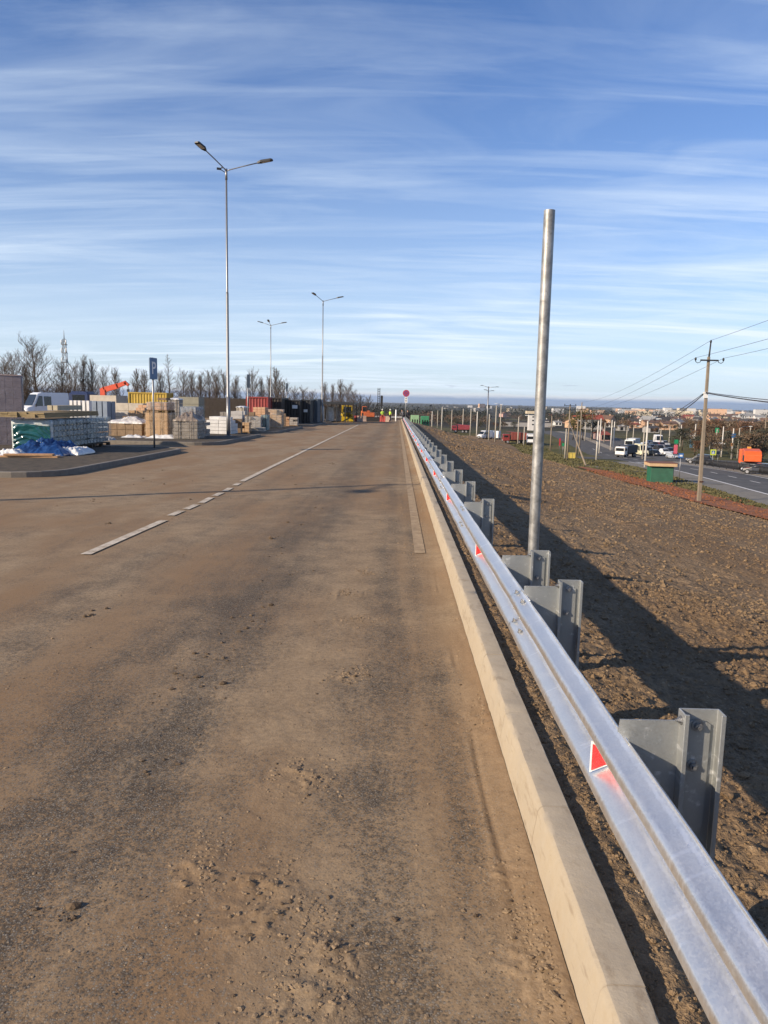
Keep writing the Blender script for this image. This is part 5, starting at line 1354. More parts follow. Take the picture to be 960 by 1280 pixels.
# ---- roads, verge strips
e1, e2, e3 = ground(960, 618), ground(850, 589), ground(745, 573.5)
d12 = (e2 - e1); 
def edge_x(y):
    if y <= e2.y: return e1.x + (e2.x - e1.x) * (y - e1.y) / (e2.y - e1.y)
    return e2.x + (y - e2.y) * .085
def off_line(off, y0, y1, st=6): return [(edge_x(y) + off, y) for y in np.arange(y0, y1 + .1, st)]
LROAD = pm('lower_asphalt', (.070, .070, .070), .25, .6, .85, 0, .4, 30, c2=(.125, .12, .112), spec=.25)
struct(strip('road', off_line(3.9, 10, 330), 8.2, .02, LROAD, tz, 2))
struct(strip('road', off_line(15.2, 10, 330), 9.8, .02, LROAD, tz, 2))
struct(strip('road_crossing', [(24, 156), (70, 150)], 12, .026, LROAD, tz, 2))
struct(strip('gravel_shoulder', off_line(-1.8, 10, 140), 3.0, .012, pm('gravel_shoulder', (.17, .155, .13), .3, 2, .95, 0, .5, 20), tz, 2))
struct(strip('median_strip', off_line(9.15, 10, 146), 2.5, .05, pm('gravel_median', (.24, .21, .165), .3, 1.5, .95, 0, .5, 20), tz, 2))
struct(strip('median_strip', off_line(9.15, 162, 320), 2.5, .05, pm('gravel_median', (.24, .21, .165)), tz, 2))
LP = pm('white_road_paint', (.62, .61, .58), .15, 3, .7, 0, .1)
struct(strip('edge_line', off_line(-.1, 10, 140), .30, .034, LP, tz, 2))
struct(strip('edge_line', off_line(7.5, 10, 140), .22, .034, LP, tz, 2))
for k in range(16):
    y = 52 + k * 9.5
    if y < 250: struct(strip('lane_marking', [(edge_x(y) + 3.9, y), (edge_x(y + 4) + 3.9, y + 4)], .18, .034, LP, tz, 1))
for k in range(6):   # crossing bars
    q = edge_x(133) + .9 + k * 1.1; struct(strip('crossing_stripe', [(q, 131), (q + .2, 135)], .5, .034, LP, tz, 2))
red_e = [(float(foot(y)) + 1.6 + .25 * math.sin(y * .21), y) for y in np.arange(24, 112, 2)]
struct(strip('red_clay_strip', red_e, lambda u: 3.3 * (1 - .6 * u ** 3), .08, pm('red_clay', (.215, .078, .030), .4, .9, .97, 0, .9, 7, bdist=.12), tz, 1.5))
struct(strip('footpath', [(float(foot(118)) + 3, 121), (29, 112), (32.5, 100), (33, 86)], 1.8, .03, pm('worn_path', (.15, .135, .11), .3, 2, .95, 0, .3, 20), tz, 1.5))
p = ground(827, 603); struct(strip('pavement', [(p.x - 2, p.y + 2.0), (p.x + 6.0, p.y + 1.0)], 5.2, .04, pm('stop_paving', (.135, .130, .12), .2, 2, .9, 0, .3, 20), tz, 1))
rs_ = np.random.RandomState(31); y_ = rs_.uniform(30, 100, 2600); x_ = foot(y_) + 1.6 + rs_.normal(0, .95, 2600); r_ = .03 + .10 * rs_.uniform(0, 1, 2600) ** 3
clods('clay_clods', np.stack([x_, y_, T(x_, y_) + .08 + r_ * .1, r_], 1), bpy.data.materials['red_clay'], 9, 'lumps of red clay along the strip at the foot of the bank')
# short grass over the verges
def grass(n, f, seed, name='grass'):
    rs = np.random.RandomState(seed); x, y = f(rs, n); k = vnoise(x * .5, y * .5, 3) > .28; x, y = x[k], y[k]; n = len(x)
    z = T(x, y); h = rs.uniform(.04, .13, n) * (1 + y / 160); a = rs.uniform(0, PI, n); w_ = .05 + y / 1500
    dx, dy = np.cos(a) * w_, np.sin(a) * w_; lx, ly = rs.uniform(-.1, .1, (2, n))
    V = np.stack([np.stack([x - dx, y - dy, z], 1), np.stack([x + dx, y + dy, z], 1), np.stack([x + lx, y + ly, z + h], 1)], 1).reshape(-1, 3)
    o = npmesh(name, V, np.arange(3 * n).reshape(-1, 3), pm('verge_grass', (.060, .070, .022), .3, .4, .9, 0, 0, c2=(.15, .125, .055)), False); tag(o, 'short faded grass on the verges beside the lower road', None, kind='stuff')
def verge(r, n):
    y = r.uniform(30, 230, n); ex = np.array([edge_x(q) for q in y]); x0 = np.where(y < 108, foot(y) + 3.3, foot(y) + .3); x1 = np.where(y < 138, ex - 3.4, foot(y) + 8)
    return x0 + (x1 - x0) * r.uniform(0, 1, n), y
grass(16000, verge, 4)

# ---- poles
def straight(mb, H, r0, r1, n=10): mb.tube([(0, 0, -.4), (0, 0, H)], [r0, r1], n); return mb
def basept(px, by, Y=None): return ground(px, by) if Y is None else onT(px, by, Y)
def conc_pole(px, by, top, label, Y=None, m=WCONC, r=(.17, .11), name='concrete_pole', grp='pale concrete poles along the lower road', arm=None, head=True, lamp_n='lamp_post', bars=()):
    b = basept(px, by, Y); H = topz(px, top, b.x, b.y) - b.z; k = b.y / 100
    t = thing(name if not arm else lamp_n, label, 'pole' if not arm else 'lamp post', b, 0, grp)
    straight(MB(), H, r[0], r[1]).build('pole', m, t)
    if arm:
        for dx, rise in arm:
            mb = MB(); mb.tube([(0, 0, H - .1), (dx * .35, 0, H + rise * .8), (dx, 0, H + rise)], .05, 6); a_ = mb.build('arm', STEEL, t)
            mb = MB(); s = 1 if dx > 0 else -1; mb.prism([(dx, H + rise - .05), (dx + s * .75, H + rise - .02), (dx + s * .7, H + rise + .10), (dx, H + rise + .08)], -.13, .13, 'y'); mb.build('lamp_head', WHITE, a_)
    for z, L in bars:
        mb = MB(); mb.box((0, -.1, H + z), (L, .1, .1)); bb = mb.build('crossarm', DARK, t)
        for s in (-1, 0, 1):
            mb = MB(); mb.tube([(s * L * .45, -.1, H + z + .05), (s * L * .45, -.1, H + z + .16), (s * L * .45, -.1, H + z + .32)], [.03, .09, .05], 8); mb.build('insulator', BLACK, bb)
    return t
# far left group, beyond the soil slope
GL = 'lamp posts beyond the end of the soil slope'
for px, by, top, Y, arm, lab in ((540, 525, 514, 330, None, 'short white pole right of the low green wagons'), (547, 526, 513, 340, None, 'thin pole just left of the thick white one beyond the soil slope'),
    (552.3, 527, 508.5, 300, [(1.6, .3)], 'thick white lamp post with an arm to the right, beyond the soil slope'), (564.5, 531, 512, 285, [(-2.4, .4)], 'lamp post, arm to the left, at the left end of the farther red truck'),
    (578.5, 534, 511, 262, [(-2.6, .5)], 'tall lamp post, arm to the left, in front of the farther red truck'), (588, 536.5, 511, 250, [(2.0, .4)], 'lamp post at the right end of the farther red truck'),
    (596, 538, 514.5, 240, None, 'white pole with a thick foot left of the tall light mast'), (611, 545, 517.5, 215, None, 'pole just right of the tall light mast in front of white vans'), (619, 546, 507, 212, [(.9, .3)], 'tall thin lamp post left of the dump truck'),
    (625, 543, 506, 230, [(-1.2, .3)], 'thin lamp post touching the left end of the dump truck'), (647.5, 547, 521, 210, [(1.6, .4)], 'lamp post in front of the dark red dump truck'),
    (655, 548, 533, 205, None, 'short grey pole at the right end of the dump truck')):
    conc_pole(px, by, top, lab, Y, WCONC if px in (552.3, 596, 540) else CONC, (.20, .13), grp=GL, arm=arm)
# tall light mast with crossing arms
b = onT(608.5, 540, 225); H = topz(608.5, 483, b.x, b.y) - b.z; t = thing('light_mast', 'tallest light mast on the skyline, with spread lamp arms at its top', 'light mast', b)
straight(MB(), H, .26, .14).build('pole', STEEL, t)
for dx, dz, dy in ((-1.7, .25, .4), (2.2, -.1, -.3), (1.2, -1.2, .8), (-.9, -1.0, -.8)):
    mb = MB(); mb.tube([(0, 0, H - .3 if dz > -.5 else H - 1.3), (dx, dy, H + dz)], .06, 6); a_ = mb.build('arm', STEEL, t)
    mb = MB(); mb.box((dx * 1.12, dy * 1.1, H + dz + .02), (.8, .3, .14)); mb.build('lamp_head', DARK, a_)
mb = MB(); mb.box((.25, -.1, H * .62), (.55, .4, .9)); mb.build('control_box', DARK, t)
# power poles A (with strut) and B, and their neighbours
GP = 'wooden-coloured power poles with crossarms'
pA = conc_pole(709, 574.5, 506, 'power pole with a slanting strut, insulators on a crossarm, above the yellow box', m=BCONC, r=(.17, .12), name='power_pole', grp=GP, bars=((-.15, 2.2), (-.9, 1.7)))
bA = pA.location.copy(); q = ground(733.5, 582.5); H = topz(709, 527, bA.x, bA.y) - bA.z
mb = MB(); dd = q - bA; mb.tube([(0, 0, H), (dd.x, dd.y, dd.z - .3)], [.11, .15], 8); mb.build('strut', BCONC, pA)
pB = conc_pole(723.8, 568, 503, 'taller power pole with a single top crossarm, right of the strutted pole', m=BCONC, r=(.17, .11), name='power_pole', grp=GP, bars=((-1.6, 2.0),))
bB = pB.location.copy()
for px, by, top, arm, lab, m in ((706, 573.5, 536, None, 'short concrete pole leaning on the left of the strutted power pole', CONC), (720, 571.5, 523, None, 'reddish concrete pole between the strutted power pole and the taller one', BCONC),
    (687.8, 564, 520, None, 'wooden pole with a crossbar right of the bare sign pole', BCONC), (745.3, 574.7, 526, None, 'white concrete pole at the kerb of the side road, right of the strut', WCONC), (748.8, 566.7, 523, None, 'white concrete pole just behind the one at the side road kerb', WCONC),
    (755, 553, 528, None, 'thin pale pole farther back, right of the pair of white poles', CONC), (731, 551, 527.5, [(-1.4, .3)], 'lamp post left of the pair of white poles, arm to the left', CONC), (738.7, 550, 516, [(1.4, .3)], 'tall thin lamp post in front of the yellowish trees', CONC),
    (763, 563, 525, None, 'left pole of the close pair beside the white lorry', WCONC), (766, 566, 527, None, 'right pole of the close pair beside the white lorry', WCONC), (806, 584, 526, [(1.2, .3)], 'pale lamp post behind the green bus shelter', WCONC), (803, 574, 533, None, 'yellowish pole just left of the lamp post behind the bus shelter', CONC),
    (825, 557, 536, None, 'thin pole above the queue of cars', CONC), (836, 557, 533, [(-1.2, .3)], 'lamp post right above the queue of cars', CONC), (850, 558, 531, None, 'pale pole left of the striped banner column', WCONC), (867.6, 560, 530, None, 'tall pale pole touching the banner column', WCONC),
    (894, 566, 536, None, 'pole carrying the green board right of the big power pole', WCONC), (901.5, 571, 533, None, 'white pole right of the one with the green board', WCONC), (914, 574, 535.5, None, 'white pole with a small round sign left of the orange truck', WCONC), (921.5, 573, 535, [(2.0, .4)], 'lamp post with an arm to the right, just left of the orange truck', CONC),
    (935.6, 566, 534, None, 'pole rising behind the orange truck', CONC), (954, 563, 519, None, 'brown wooden pole at the right edge behind the blue arrow sign', BCONC), (783, 552, 533, [(-1.0, .3)], 'distant lamp post above the white lorry', CONC), (791, 553, 534, [(1.0, .3)], 'distant lamp post right of the one above the white lorry', CONC)):
    t = conc_pole(px, by, top, lab, m=m, arm=arm)
    if px == 687.8:
        mb = MB(); hh = topz(px, 533, t.location.x, t.location.y) - t.location.z; mb.box((0, -.2, hh), (1.7, .12, .14)); mb.build('crossbar', BCONC, t)
# the big power pole in front
b = ground(873.5, 628); topC = 444.5; H = topz(887, topC + 5, b.x, b.y) - b.z
tp = atY(886.0, 446, b.y); lean = Vector((tp.x - b.x, 0, tp.z - b.z))
PC = thing('power_pole', 'big brownish power pole at the foot of the soil slope, three insulators and a crossarm', 'power pole', b, 0)
mb = MB(); e = lean; mb.add(*(lambda: ([(-.135, -.115, -.5), (.135, -.115, -.5), (.135, .115, -.5), (-.135, .115, -.5)] + [(e.x + sx, sy, e.z) for sx, sy in ((-.085, -.08), (.085, -.08), (.085, .08), (-.085, .08))], [(3, 2, 1, 0), (4, 5, 6, 7), (0, 1, 5, 4), (1, 2, 6, 5), (2, 3, 7, 6), (3, 0, 4, 7)]))()); mb.build('pole', BCONC, PC, bevel=.02)
hc = lambda px, py: (lambda p: Vector((p.x - b.x, 0, p.z - b.z)))(atY(px, py, b.y))
top3 = hc(888.6, 428); mb = MB(); mb.tube([e - Vector((0, 0, .3)), top3], [.07, .05], 8); mb.build('top_bracket', DARK, PC)
mb = MB(); c = hc(886, 450.5); mb.box((c.x, -.12, c.z), (1.25, .09, .10)); xa = mb.build('crossarm', DARK, PC)
ins = []
for s in (-1, 1):
    a0 = c + Vector((s * .60, -.12, 0)); pts = [a0 + Vector((s * x, 0, z)) for x, z in ((0, 0), (.05, -.14), (.22, -.20), (.36, -.10), (.37, .02))]
    mb = MB(); mb.tube(pts, .024, 6); mb.build('hook', DARK, xa); ins.append(pts[-1])
ins.append(top3)
for q in ins:
    mb = MB(); mb.tube([q + Vector((0, 0, z)) for z in (-.05, .03, .10, .17)], [.045, .075, .065, .03], 10); mb.build('insulator', BLACK, PC)
c2 = hc(881.5, 491); mb = MB(); mb.box((c2.x - .02, -.14, c2.z), (.34, .07, .12)); mb.box((c2.x, -.13, c2.z - .22), (.30, .05, .3)); mb.build('cable_clamp', WHITE, PC)
c3 = hc(876, 602); mb = MB(); mb.box((c3.x, -.0, c3.z), (.29, .26, .1)); mb.build('rust_band', pm('rust_band', (.06, .025, .018), .3, 9, .9), PC)
WIRE = pm('wire', (.05, .05, .055), .2, 2, .6, .3, 0)
def wire(a, b, sag, r, label, grp='overhead wires of the big power pole', n=24):
    pts = [a.lerp(b, k / n) - Vector((0, 0, sag * 4 * (k / n) * (1 - k / n))) for k in range(n + 1)]
    mb = MB(); mb.tube([p - a for p in pts], r, 5); return tag(mb.build('power_wire', WIRE, None, loc=a), label, 'wire', grp)
W = [b + Vector((q.x, q.y, q.z + .14)) for q in ins]
HB = topz(723.8, 503, bB.x, bB.y); sideB = (-.9, .9, 0); zB = (-1.5, -1.5, .1)
nm = ('left crossarm end', 'right crossarm end', 'top bracket')
nxt = b - (bB - b) * .52
for i in range(3):
    wire(W[i], Vector((bB.x + sideB[i], bB.y, HB + zB[i])), 1.0, .012, 'thin wire running left from the %s of the big power pole' % nm[i])
    e_ = Vector((nxt.x + sideB[i] * .9, nxt.y, W[i].z + .75 + (0, 0, .3)[i])); wire(W[i], e_,   .30, .011, 'thin wire leaving the frame from the %s of the big power pole' % nm[i])
cb_ = b + c2; q1 = atY(806, 527, 150)
q1.z = topz(845, 512, 0, 1) * 0 + atY(806, 530, 128).z
tl = onT(806, 584, ground(806, 584).y); tl.z = topz(806, 527, tl.x, tl.y)
wire(cb_, tl, .9, .035, 'thick black cable sagging left from the clamp of the big power pole')
wire(cb_ + Vector((0, 0, .05)), tl + Vector((.8, 2, .1)), .55, .025, 'second black cable to the left, just above the thick one')
rr = Vector((nxt.x + 3.4, nxt.y + 6, cb_.z - .75)); wire(cb_, rr, .75, .035, 'thick black cable sagging right from the clamp of the big power pole')
wire(cb_ + Vector((0, 0, .05)), rr + Vector((0, 0, .22)), .70, .022, 'thin black cable just above the thick one on the right')

# ---- bus shelter
p = ground(828, 603.5); k = p.y / F; wd = 29 * k * .93; hh = 24.5 * k
t = thing('bus_shelter', 'green corrugated bus shelter with a peach flat roof beside the lower road', 'bus shelter', (p.x, p.y + .9, p.z), R(-6))
gm_ = pm('shelter_green', (.008, .085, .048), .2, 2, .55, 0, .05)
mb = MB()
def corr_wall(mb, a, b_, z0, z1, n=20, amp=.03):
    a, b_ = Vector(a), Vector(b_); N = Vector((b_.y - a.y, a.x - b_.x, 0)).normalized(); vs = []
    for i in range(n * 2 + 1): q = a.lerp(b_, i / (2 * n)) + N * (amp if i % 2 else 0); vs += [(q.x, q.y, z0), (q.x, q.y, z1)]
    mb.add(vs, [(2 * i, 2 * i + 2, 2 * i + 3, 2 * i + 1) for i in range(2 * n)])
corr_wall(mb, (-wd / 2, -.9, 0), (wd / 2, -.9, 0), .02, hh - .32); corr_wall(mb, (wd / 2, -.9, 0), (wd / 2, .9, 0), .02, hh - .32); corr_wall(mb, (-wd / 2, .9, 0), (-wd / 2, -.9, 0), .02, hh - .32)
mb.build('wall', gm_, t)
mb = MB()
for sx in (-1, 1):
    for sy in (-1, 1): mb.box((sx * (wd / 2 - .06), sy * .82, (hh - .3) / 2), (.08, .08, hh - .3))
mb.build('frame', DARK, t)
mb = MB(); mb.box((0, .05, hh - .17), (wd * 1.26, 2.5, .32)); mb.build('roof', pm('roof_fascia_peach', (.48, .33, .19), .15, 2, .8), t, bevel=.02)
mb = MB(); mb.box((0, .05, hh + .02), (wd * 1.28, 2.54, .05)); mb.build('roof_sheet', pm('rust_red_sheet', (.16, .07, .045), .25, 2, .8), t)
mb = MB(); mb.box((0, .3, .45), (wd * .8, .4, .06)); mb.box((-wd * .3, .3, .22), (.08, .3, .4)); mb.box((wd * .3, .3, .22), (.08, .3, .4)); mb.build('bench', WOOD, t)
# ---- signs of the lower road
def road_sign(px, base, top, size, label, kind, m, Y=None, sym=None, name='road_sign', hw=None):
    b = basept(px, base, Y); k = b.y / F; H = topz(px, top, b.x, b.y) - b.z; s = size * k; w_ = (hw or size) * k
    t = thing(name, label, 'sign', b); straight(MB(), H, .05, .04, 8).build('pole', STEEL, t)
    mb = MB()
    if kind == 'round': mb.tube([(0, -.07, H - s / 2), (0, -.05, H - s / 2)], s / 2, 20, True, False)
    else: mb.box((0, -.06, H - s / 2), (w_, .03, s))
    p_ = mb.build('sign_plate', m, t)
    if sym: sym(p_, H - s / 2, s, w_)
    return t
def arrow_sym(p_, z, s, w_):
    mb = MB(); y = -.076
    mb.add([(-.30 * s, y, z + .05 * s), (-.18 * s, y, z + .13 * s), (.12 * s, y, z - .12 * s), (.04 * s, y, z - .24 * s)], [(0, 1, 2, 3)]); mb.add([(.02 * s, y, z - .36 * s), (.30 * s, y, z - .30 * s), (.24 * s, y, z + .0 * s)], [(0, 1, 2)]); mb.build('arrow', WHITE, p_)
def ped_sym(p_, z, s, w_):
    mb = MB(); mb.box((0, -.08, z), (w_ * .62, .008, s * .62)); q = mb.build('blue_panel', BLUE, p_)
    mb = MB(); y = -.087; mb.add([(-.22 * s, y, z - .22 * s), (.22 * s, y, z - .22 * s), (0, y, z + .24 * s)], [(0, 1, 2)]); q2 = mb.build('white_triangle', WHITE, p_)
    mb = MB(); mb.box((0, -.09, z - .04 * s), (.07 * s, .004, .2 * s)); mb.build('walker_symbol', BLACK, p_)
def bus_sym(p_, z, s, w_):
    mb = MB(); mb.box((0, -.08, z), (w_ * .62, .008, s * .34)); mb.build('bus_symbol', WHITE, p_)
    mb = MB(); mb.tube([(-w_ * .18, -.09, z - s * .18), (-w_ * .18, -.078, z - s * .18)], s * .07, 10); mb.tube([(w_ * .18, -.09, z - s * .18), (w_ * .18, -.078, z - s * .18)], s * .07, 10); mb.build('wheel_symbol', WHITE, p_)
YEL = pm('yellow_green_sign', (.52, .60, .06), .08, 4, .5); GRN = pm('sign_green', (.01, .24, .10), .15, 3, .5); PINK = pm('banner_pink', (.55, .10, .14), .2, 2, .6)
road_sign(948.3, 573, 551.5, 6.8, 'round blue sign with a white arrow right of the orange truck', 'round', pm('sign_bright_blue', (.03, .13, .36), .1, 3, .45), sym=arrow_sym)
road_sign(890, 583, 561.8, 7.0, 'yellow-edged pedestrian crossing sign right of the big power pole', 'square', YEL, sym=ped_sym)
road_sign(896.5, 583, 563.5, 4.6, 'back of a small grey sign right of the pedestrian crossing sign', 'square', BACK)
road_sign(848.8, 599, 566.5, 5.8, 'blue bus stop sign right of the bus shelter', 'square', pm('sign_bright_blue', (.03, .13, .36)), sym=bus_sym)
road_sign(843.2, 577, 556, 11, 'tall pink and white banner sign behind the bus stop sign', 'square', PINK, hw=4.5)
road_sign(844.3, 566, 549.6, 4.8, 'green sign above the pink banner', 'square', GRN)
road_sign(894, 566, 534.8, 5.8, 'green board high on a pole right of the big power pole', 'square', GRN, hw=4.6)
road_sign(914.6, 574.5, 542, 5.2, 'dark blue triangular-looking board high on the white pole left of the orange truck', 'square', BLUE, hw=5)
road_sign(913.6, 574.2, 553.5, 4, 'small round orange-edged sign low on the white pole left of the orange truck', 'round', pm('sign_orange', (.55, .25, .10), .1, 3, .5))
road_sign(699, 566, 548, 9, 'narrow red and white marker sign near the strutted power pole', 'square', REDP, hw=1.8)
road_sign(703.3, 569, 554, 3.6, 'small green sign left of the strutted power pole', 'square', GRN, hw=2.6)
road_sign(886, 571, 552, 4, 'small grey warning sign left of the notice shelter', 'round', BACK)
# striped banner column
b = ground(864, 559.5); k = b.y / F; t = thing('banner_column', 'tall blue and white advertising column among the pale poles', 'banner', b)
mb = MB(); mb.box((0, 0, 5 * k), (3.6 * k, .5, 10 * k)); mb.build('blue_base', pm('banner_blue', (.06, .17, .27), .2, 1, .5), t)
mb = MB(); mb.box((.4 * k, 0, 14 * k), (4.0 * k, .5, 8 * k)); mb.build('white_top', pm('banner_white', (.55, .56, .57), .1, 1, .5), t)
# flat roofed notice shelter
b = ground(896, 571); k = b.y / F; t = thing('waiting_shelter', 'small open shelter with a pale flat roof right of the big power pole', 'shelter', b)
mb = MB(); mb.box((0, 0, 16.5 * k), (14 * k, 1.8, 1.4 * k)); mb.build('roof', WHITE, t)
for s in (-1, 1):
    mb = MB(); mb.box((s * 5 * k, .5, 8 * k), (.12, .12, 16 * k)); mb.build('post', DARK, t)
mb = MB(); mb.box((0, .6, 8 * k), (9.5 * k, .06, 12 * k)); mb.build('back_wall', pm('shelter_grey', (.20, .19, .17), .2, 2, .7), t)
# yellow box
b = ground(714.5, 573.5); k = b.y / F; t = thing('gas_cabinet', 'small yellow cabinet at the foot of the strutted power pole', 'cabinet', b)
mb = MB(); mb.box((0, 0, 3.9 * k), (8 * k, .9, 6.8 * k)); mb.build('housing', pm('cabinet_yellow', (.60, .46, .10), .12, 3, .55), t, bevel=.06)
mb = MB(); mb.box((0, 0, 7.5 * k), (8.6 * k, 1.0, .5 * k)); mb.build('lid', pm('cabinet_yellow', (.60, .46, .10)), t)
mb = MB(); mb.box((0, -.46, 3.9 * k), (.05, .02, 5.6 * k)); mb.build('door_seam', DARK, t)
# median fence
fl = [q for q in off_line(9.15, 62, 128, 3)]
t = thing('median_fence', 'black railing fence along the median of the lower road', 'fence', (fl[0][0], fl[0][1], tz(*fl[0])))
o_ = Vector(t.location); mb = MB()
for a, c in zip(fl, fl[1:]):
    A = Vector((*a, tz(*a))) - o_; C_ = Vector((*c, tz(*c))) - o_
    for z in (.25, 1.1): mb.tube([A + Vector((0, 0, z)), C_ + Vector((0, 0, z))], .05, 4)
    for q in range(9): P = A.lerp(C_, q / 9); mb.tube([P + Vector((0, 0, .25)), P + Vector((0, 0, 1.1))], .045, 4)
mb.build('railing', BLACK, t)
for a in fl:
    mb = MB(); A = Vector((*a, tz(*a))) - o_; mb.tube([A + Vector((0, 0, -.2)), A + Vector((0, 0, 1.2))], .05, 6); mb.build('post', BLACK, t)

# ---- vehicles on the lower road
def on_low(px, py): return ground(px, py)
RZ = math.atan2(-(e2.x - e1.x), (e2.y - e1.y))        # heading away from the camera along the road
carlist = [(842, 573.5, (.42, .44, .47), 'hatch', 'silver car nearest to the bus stop sign, front of the queue', 1), (830, 568.5, (.72, .73, .74), 'sedan', 'white car in the middle of the queue', 1), (818.5, 570, (.022, .024, .028), 'hatch', 'dark car in front on the left side of the queue, beside the cream minibus', 1),
           (815, 562.5, (.03, .035, .05), 'sedan', 'dark car behind the front dark one in the queue', 1), (824, 564.5, (.035, .033, .032), 'suv', 'black high car just behind the white car in the queue', 1), (817.5, 558.8, (.05, .055, .06), 'sedan', 'dark grey car far back on the left of the queue', 1),
           (826, 559.2, (.10, .03, .03), 'hatch', 'dark reddish car far back on the right of the queue', 1), (810, 567.5, (.30, .31, .33), 'suv', 'grey high car behind the cream minibus', 1), (806.5, 560, (.55, .56, .57), 'hatch', 'pale car at the far left of the queue, behind the minibus', 1), (812, 557, (.04, .06, .12), 'sedan', 'blue-black car near the back of the queue, left of the white van', 1), (832.5, 562.8, (.12, .12, .13), 'sedan', 'dark grey car right behind the white car of the queue', 1), (837.5, 567, (.03, .03, .035), 'hatch', 'black small car between the white and the silver car', 1), (830.5, 557.3, (.40, .41, .42), 'sedan', 'light grey car at the back of the queue, right of the white van', 1)]
for px, py, c, kd, lab, s in carlist:
    p = on_low(px, py); make_car(c, lab, p, RZ + PI + R(14), kd, 'queue of cars on the lower road')
p = on_low(874, 580); make_car((.012, .012, .014), 'black high car crossing in front of the queue, beside the big power pole', p, R(62), 'suv', None)
p = on_low(949, 593); make_car((.014, .014, .016), 'black car right behind the orange truck', p, R(60), 'hatch', None)
def lorry(px, py, label, cab_c, box_c, rz, L=8.0, H=3.4, cab_h=2.9, dump=False, name='lorry', Y=None, k=1.0, lift=False):
    p = basept(px, py, Y); t = thing(name, label, 'lorry', p, rz); t.scale = (k,) * 3
    cm_ = pm('lorry_cab_%02d%02d' % (int(cab_c[0] * 99), int(cab_c[2] * 99)), cab_c, .08, 2, .4, 0, 0); bm_ = pm('lorry_load_%02d%02d' % (int(box_c[0] * 99), int(box_c[2] * 99)), box_c, .2, 1, .55)
    hl = L / 2
    mb = MB(); mb.box((0, hl - 1.0, .75 + (cab_h - .75) / 2), (2.4, 1.9, cab_h - .75)); c_ = mb.build('cab', cm_, t, bevel=.12)
    mb = MB(); quad(mb, [(1.05, hl - .035, 1.65), (-1.05, hl - .035, 1.65), (-1.0, hl - .035, cab_h - .3), (1.0, hl - .035, cab_h - .3)]); mb.build('windscreen', GLASS, c_)
    for s in (-1, 1):
        mb = MB(); pts = [(s * 1.205, hl - 1.5, 1.7), (s * 1.205, hl - .35, 1.7), (s * 1.205, hl - .35, cab_h - .35), (s * 1.205, hl - 1.5, cab_h - .35)]; mb.add(pts, [(0, 1, 2, 3) if s > 0 else (3, 2, 1, 0)]); mb.build('side_window', GLASS, c_)
        mb = MB(); mb.box((s * .9, hl - .02, .95), (.36, .10, .22)); mb.build('headlight', HEADL, t)
    mb = MB(); mb.box((0, hl - .02, .7), (2.3, .14, .28)); mb.build('bumper', DARK, t)
    mb = MB(); mb.box((0, -1.0, .85), (1.0, L - 2.2, .3)); mb.build('chassis', BLACK, t)
    mb = MB()
    if dump: mb.prism([(-hl, 1.15), (hl - 2.3, 1.05), (hl - 2.2, H), (hl - 1.2, H + .12), (hl - 1.2, H + .2), (-hl - .3, H - .1)], -1.25, 1.25, 'x')
    else: mb.box((0, -1.05, (1.05 + H) / 2), (2.5, L - 2.3, H - 1.05))
    b_ = mb.build('load_box', bm_, t, bevel=.04)
    if dump:
        for q in range(5):
            mb = MB(); mb.box((0, -hl + .5 + q * (L - 3.2) / 4, (1.1 + H) / 2), (2.6, .12, H - 1.25)); mb.build('rib', bm_, b_)
    wheels(t, 1.2, (-hl + 1.0, -hl + 2.2, hl - 1.4), .5, .4)
    return t
lorry(782.5, 571.5, 'white-cabbed lorry with a dark box waiting left of the cream minibus', (.70, .69, .66), (.018, .022, .035), RZ + PI + R(-28), 8.4, 3.0, 2.7, k=.86)
lorry(790, 562, 'white lorry with a pale box behind the dark-boxed lorry', (.68, .68, .67), (.52, .53, .52), RZ + PI + R(-20), 8.4, 3.2, k=.9)
p = on_low(801.5, 569.5); make_van((.62, .58, .40), 'cream minibus between the dark-boxed lorry and the queue of cars', p, RZ + PI + R(10), 5.6, 2.7, 1.0, 'minibus', 3)
p = on_low(822.5, 556.0); make_van((.74, .74, .74), 'white van at the back of the queue of cars', p, RZ + PI, 5.6, 2.8, 1.05, 'van', 0)
# orange truck with loader body
p = on_low(936, 588.5)
t = thing('crane_lorry', 'orange truck with a bulky folded crane body, seen from behind on the far carriageway', 'lorry', p, R(-17)); ORG2 = pm('truck_orange', (.62, .105, .022), .12, 2, .5)
mb = MB(); mb.box((0, 1.75, 1.95), (2.4, 1.7, 2.1)); c_ = mb.build('cab', ORG2, t, bevel=.14)
mb = MB(); quad(mb, [(1.0, 2.62, 1.9), (-1.0, 2.62, 1.9), (-1.0, 2.62, 2.7), (1.0, 2.62, 2.7)]); mb.build('windscreen', GLASS, c_)
mb = MB(); mb.box((0, 1.75, 3.15), (.5, .5, .4)); mb.build('beacon', pm('beacon_orange', (.60, .25, .03), .1, 5, .3), c_)
mb = MB(); mb.prism([(-3.2, 1.5), (.6, 1.5), (.6, 2.9), (-.4, 3.2), (-2.6, 2.95), (-3.2, 2.4)], -1.1, 1.1, 'x'); bd = mb.build('crane_body', ORG2, t, bevel=.06)
mb = MB(); mb.prism([(-2.9, 1.5), (-1.3, 1.5), (-1.5, 2.3), (-2.7, 2.3)], -1.13, 1.13, 'x'); mb.build('dark_recess', BLACK, bd)
mb = MB(); mb.box((0, -.3, .95), (2.2, 6.2, .5)); mb.build('chassis', pm('chassis_grey', (.16, .16, .16), .2, 3, .7), t)
wheels(t, 1.15, (-2.4, -1.1, 1.9), .5, .38)
lorry(643, 548, 'dark red dump truck in front of the pale tower building', (.20, .03, .025), (.19, .045, .032), R(88), 6.6, 3.1, 2.6, True, 'dump_truck', 212)
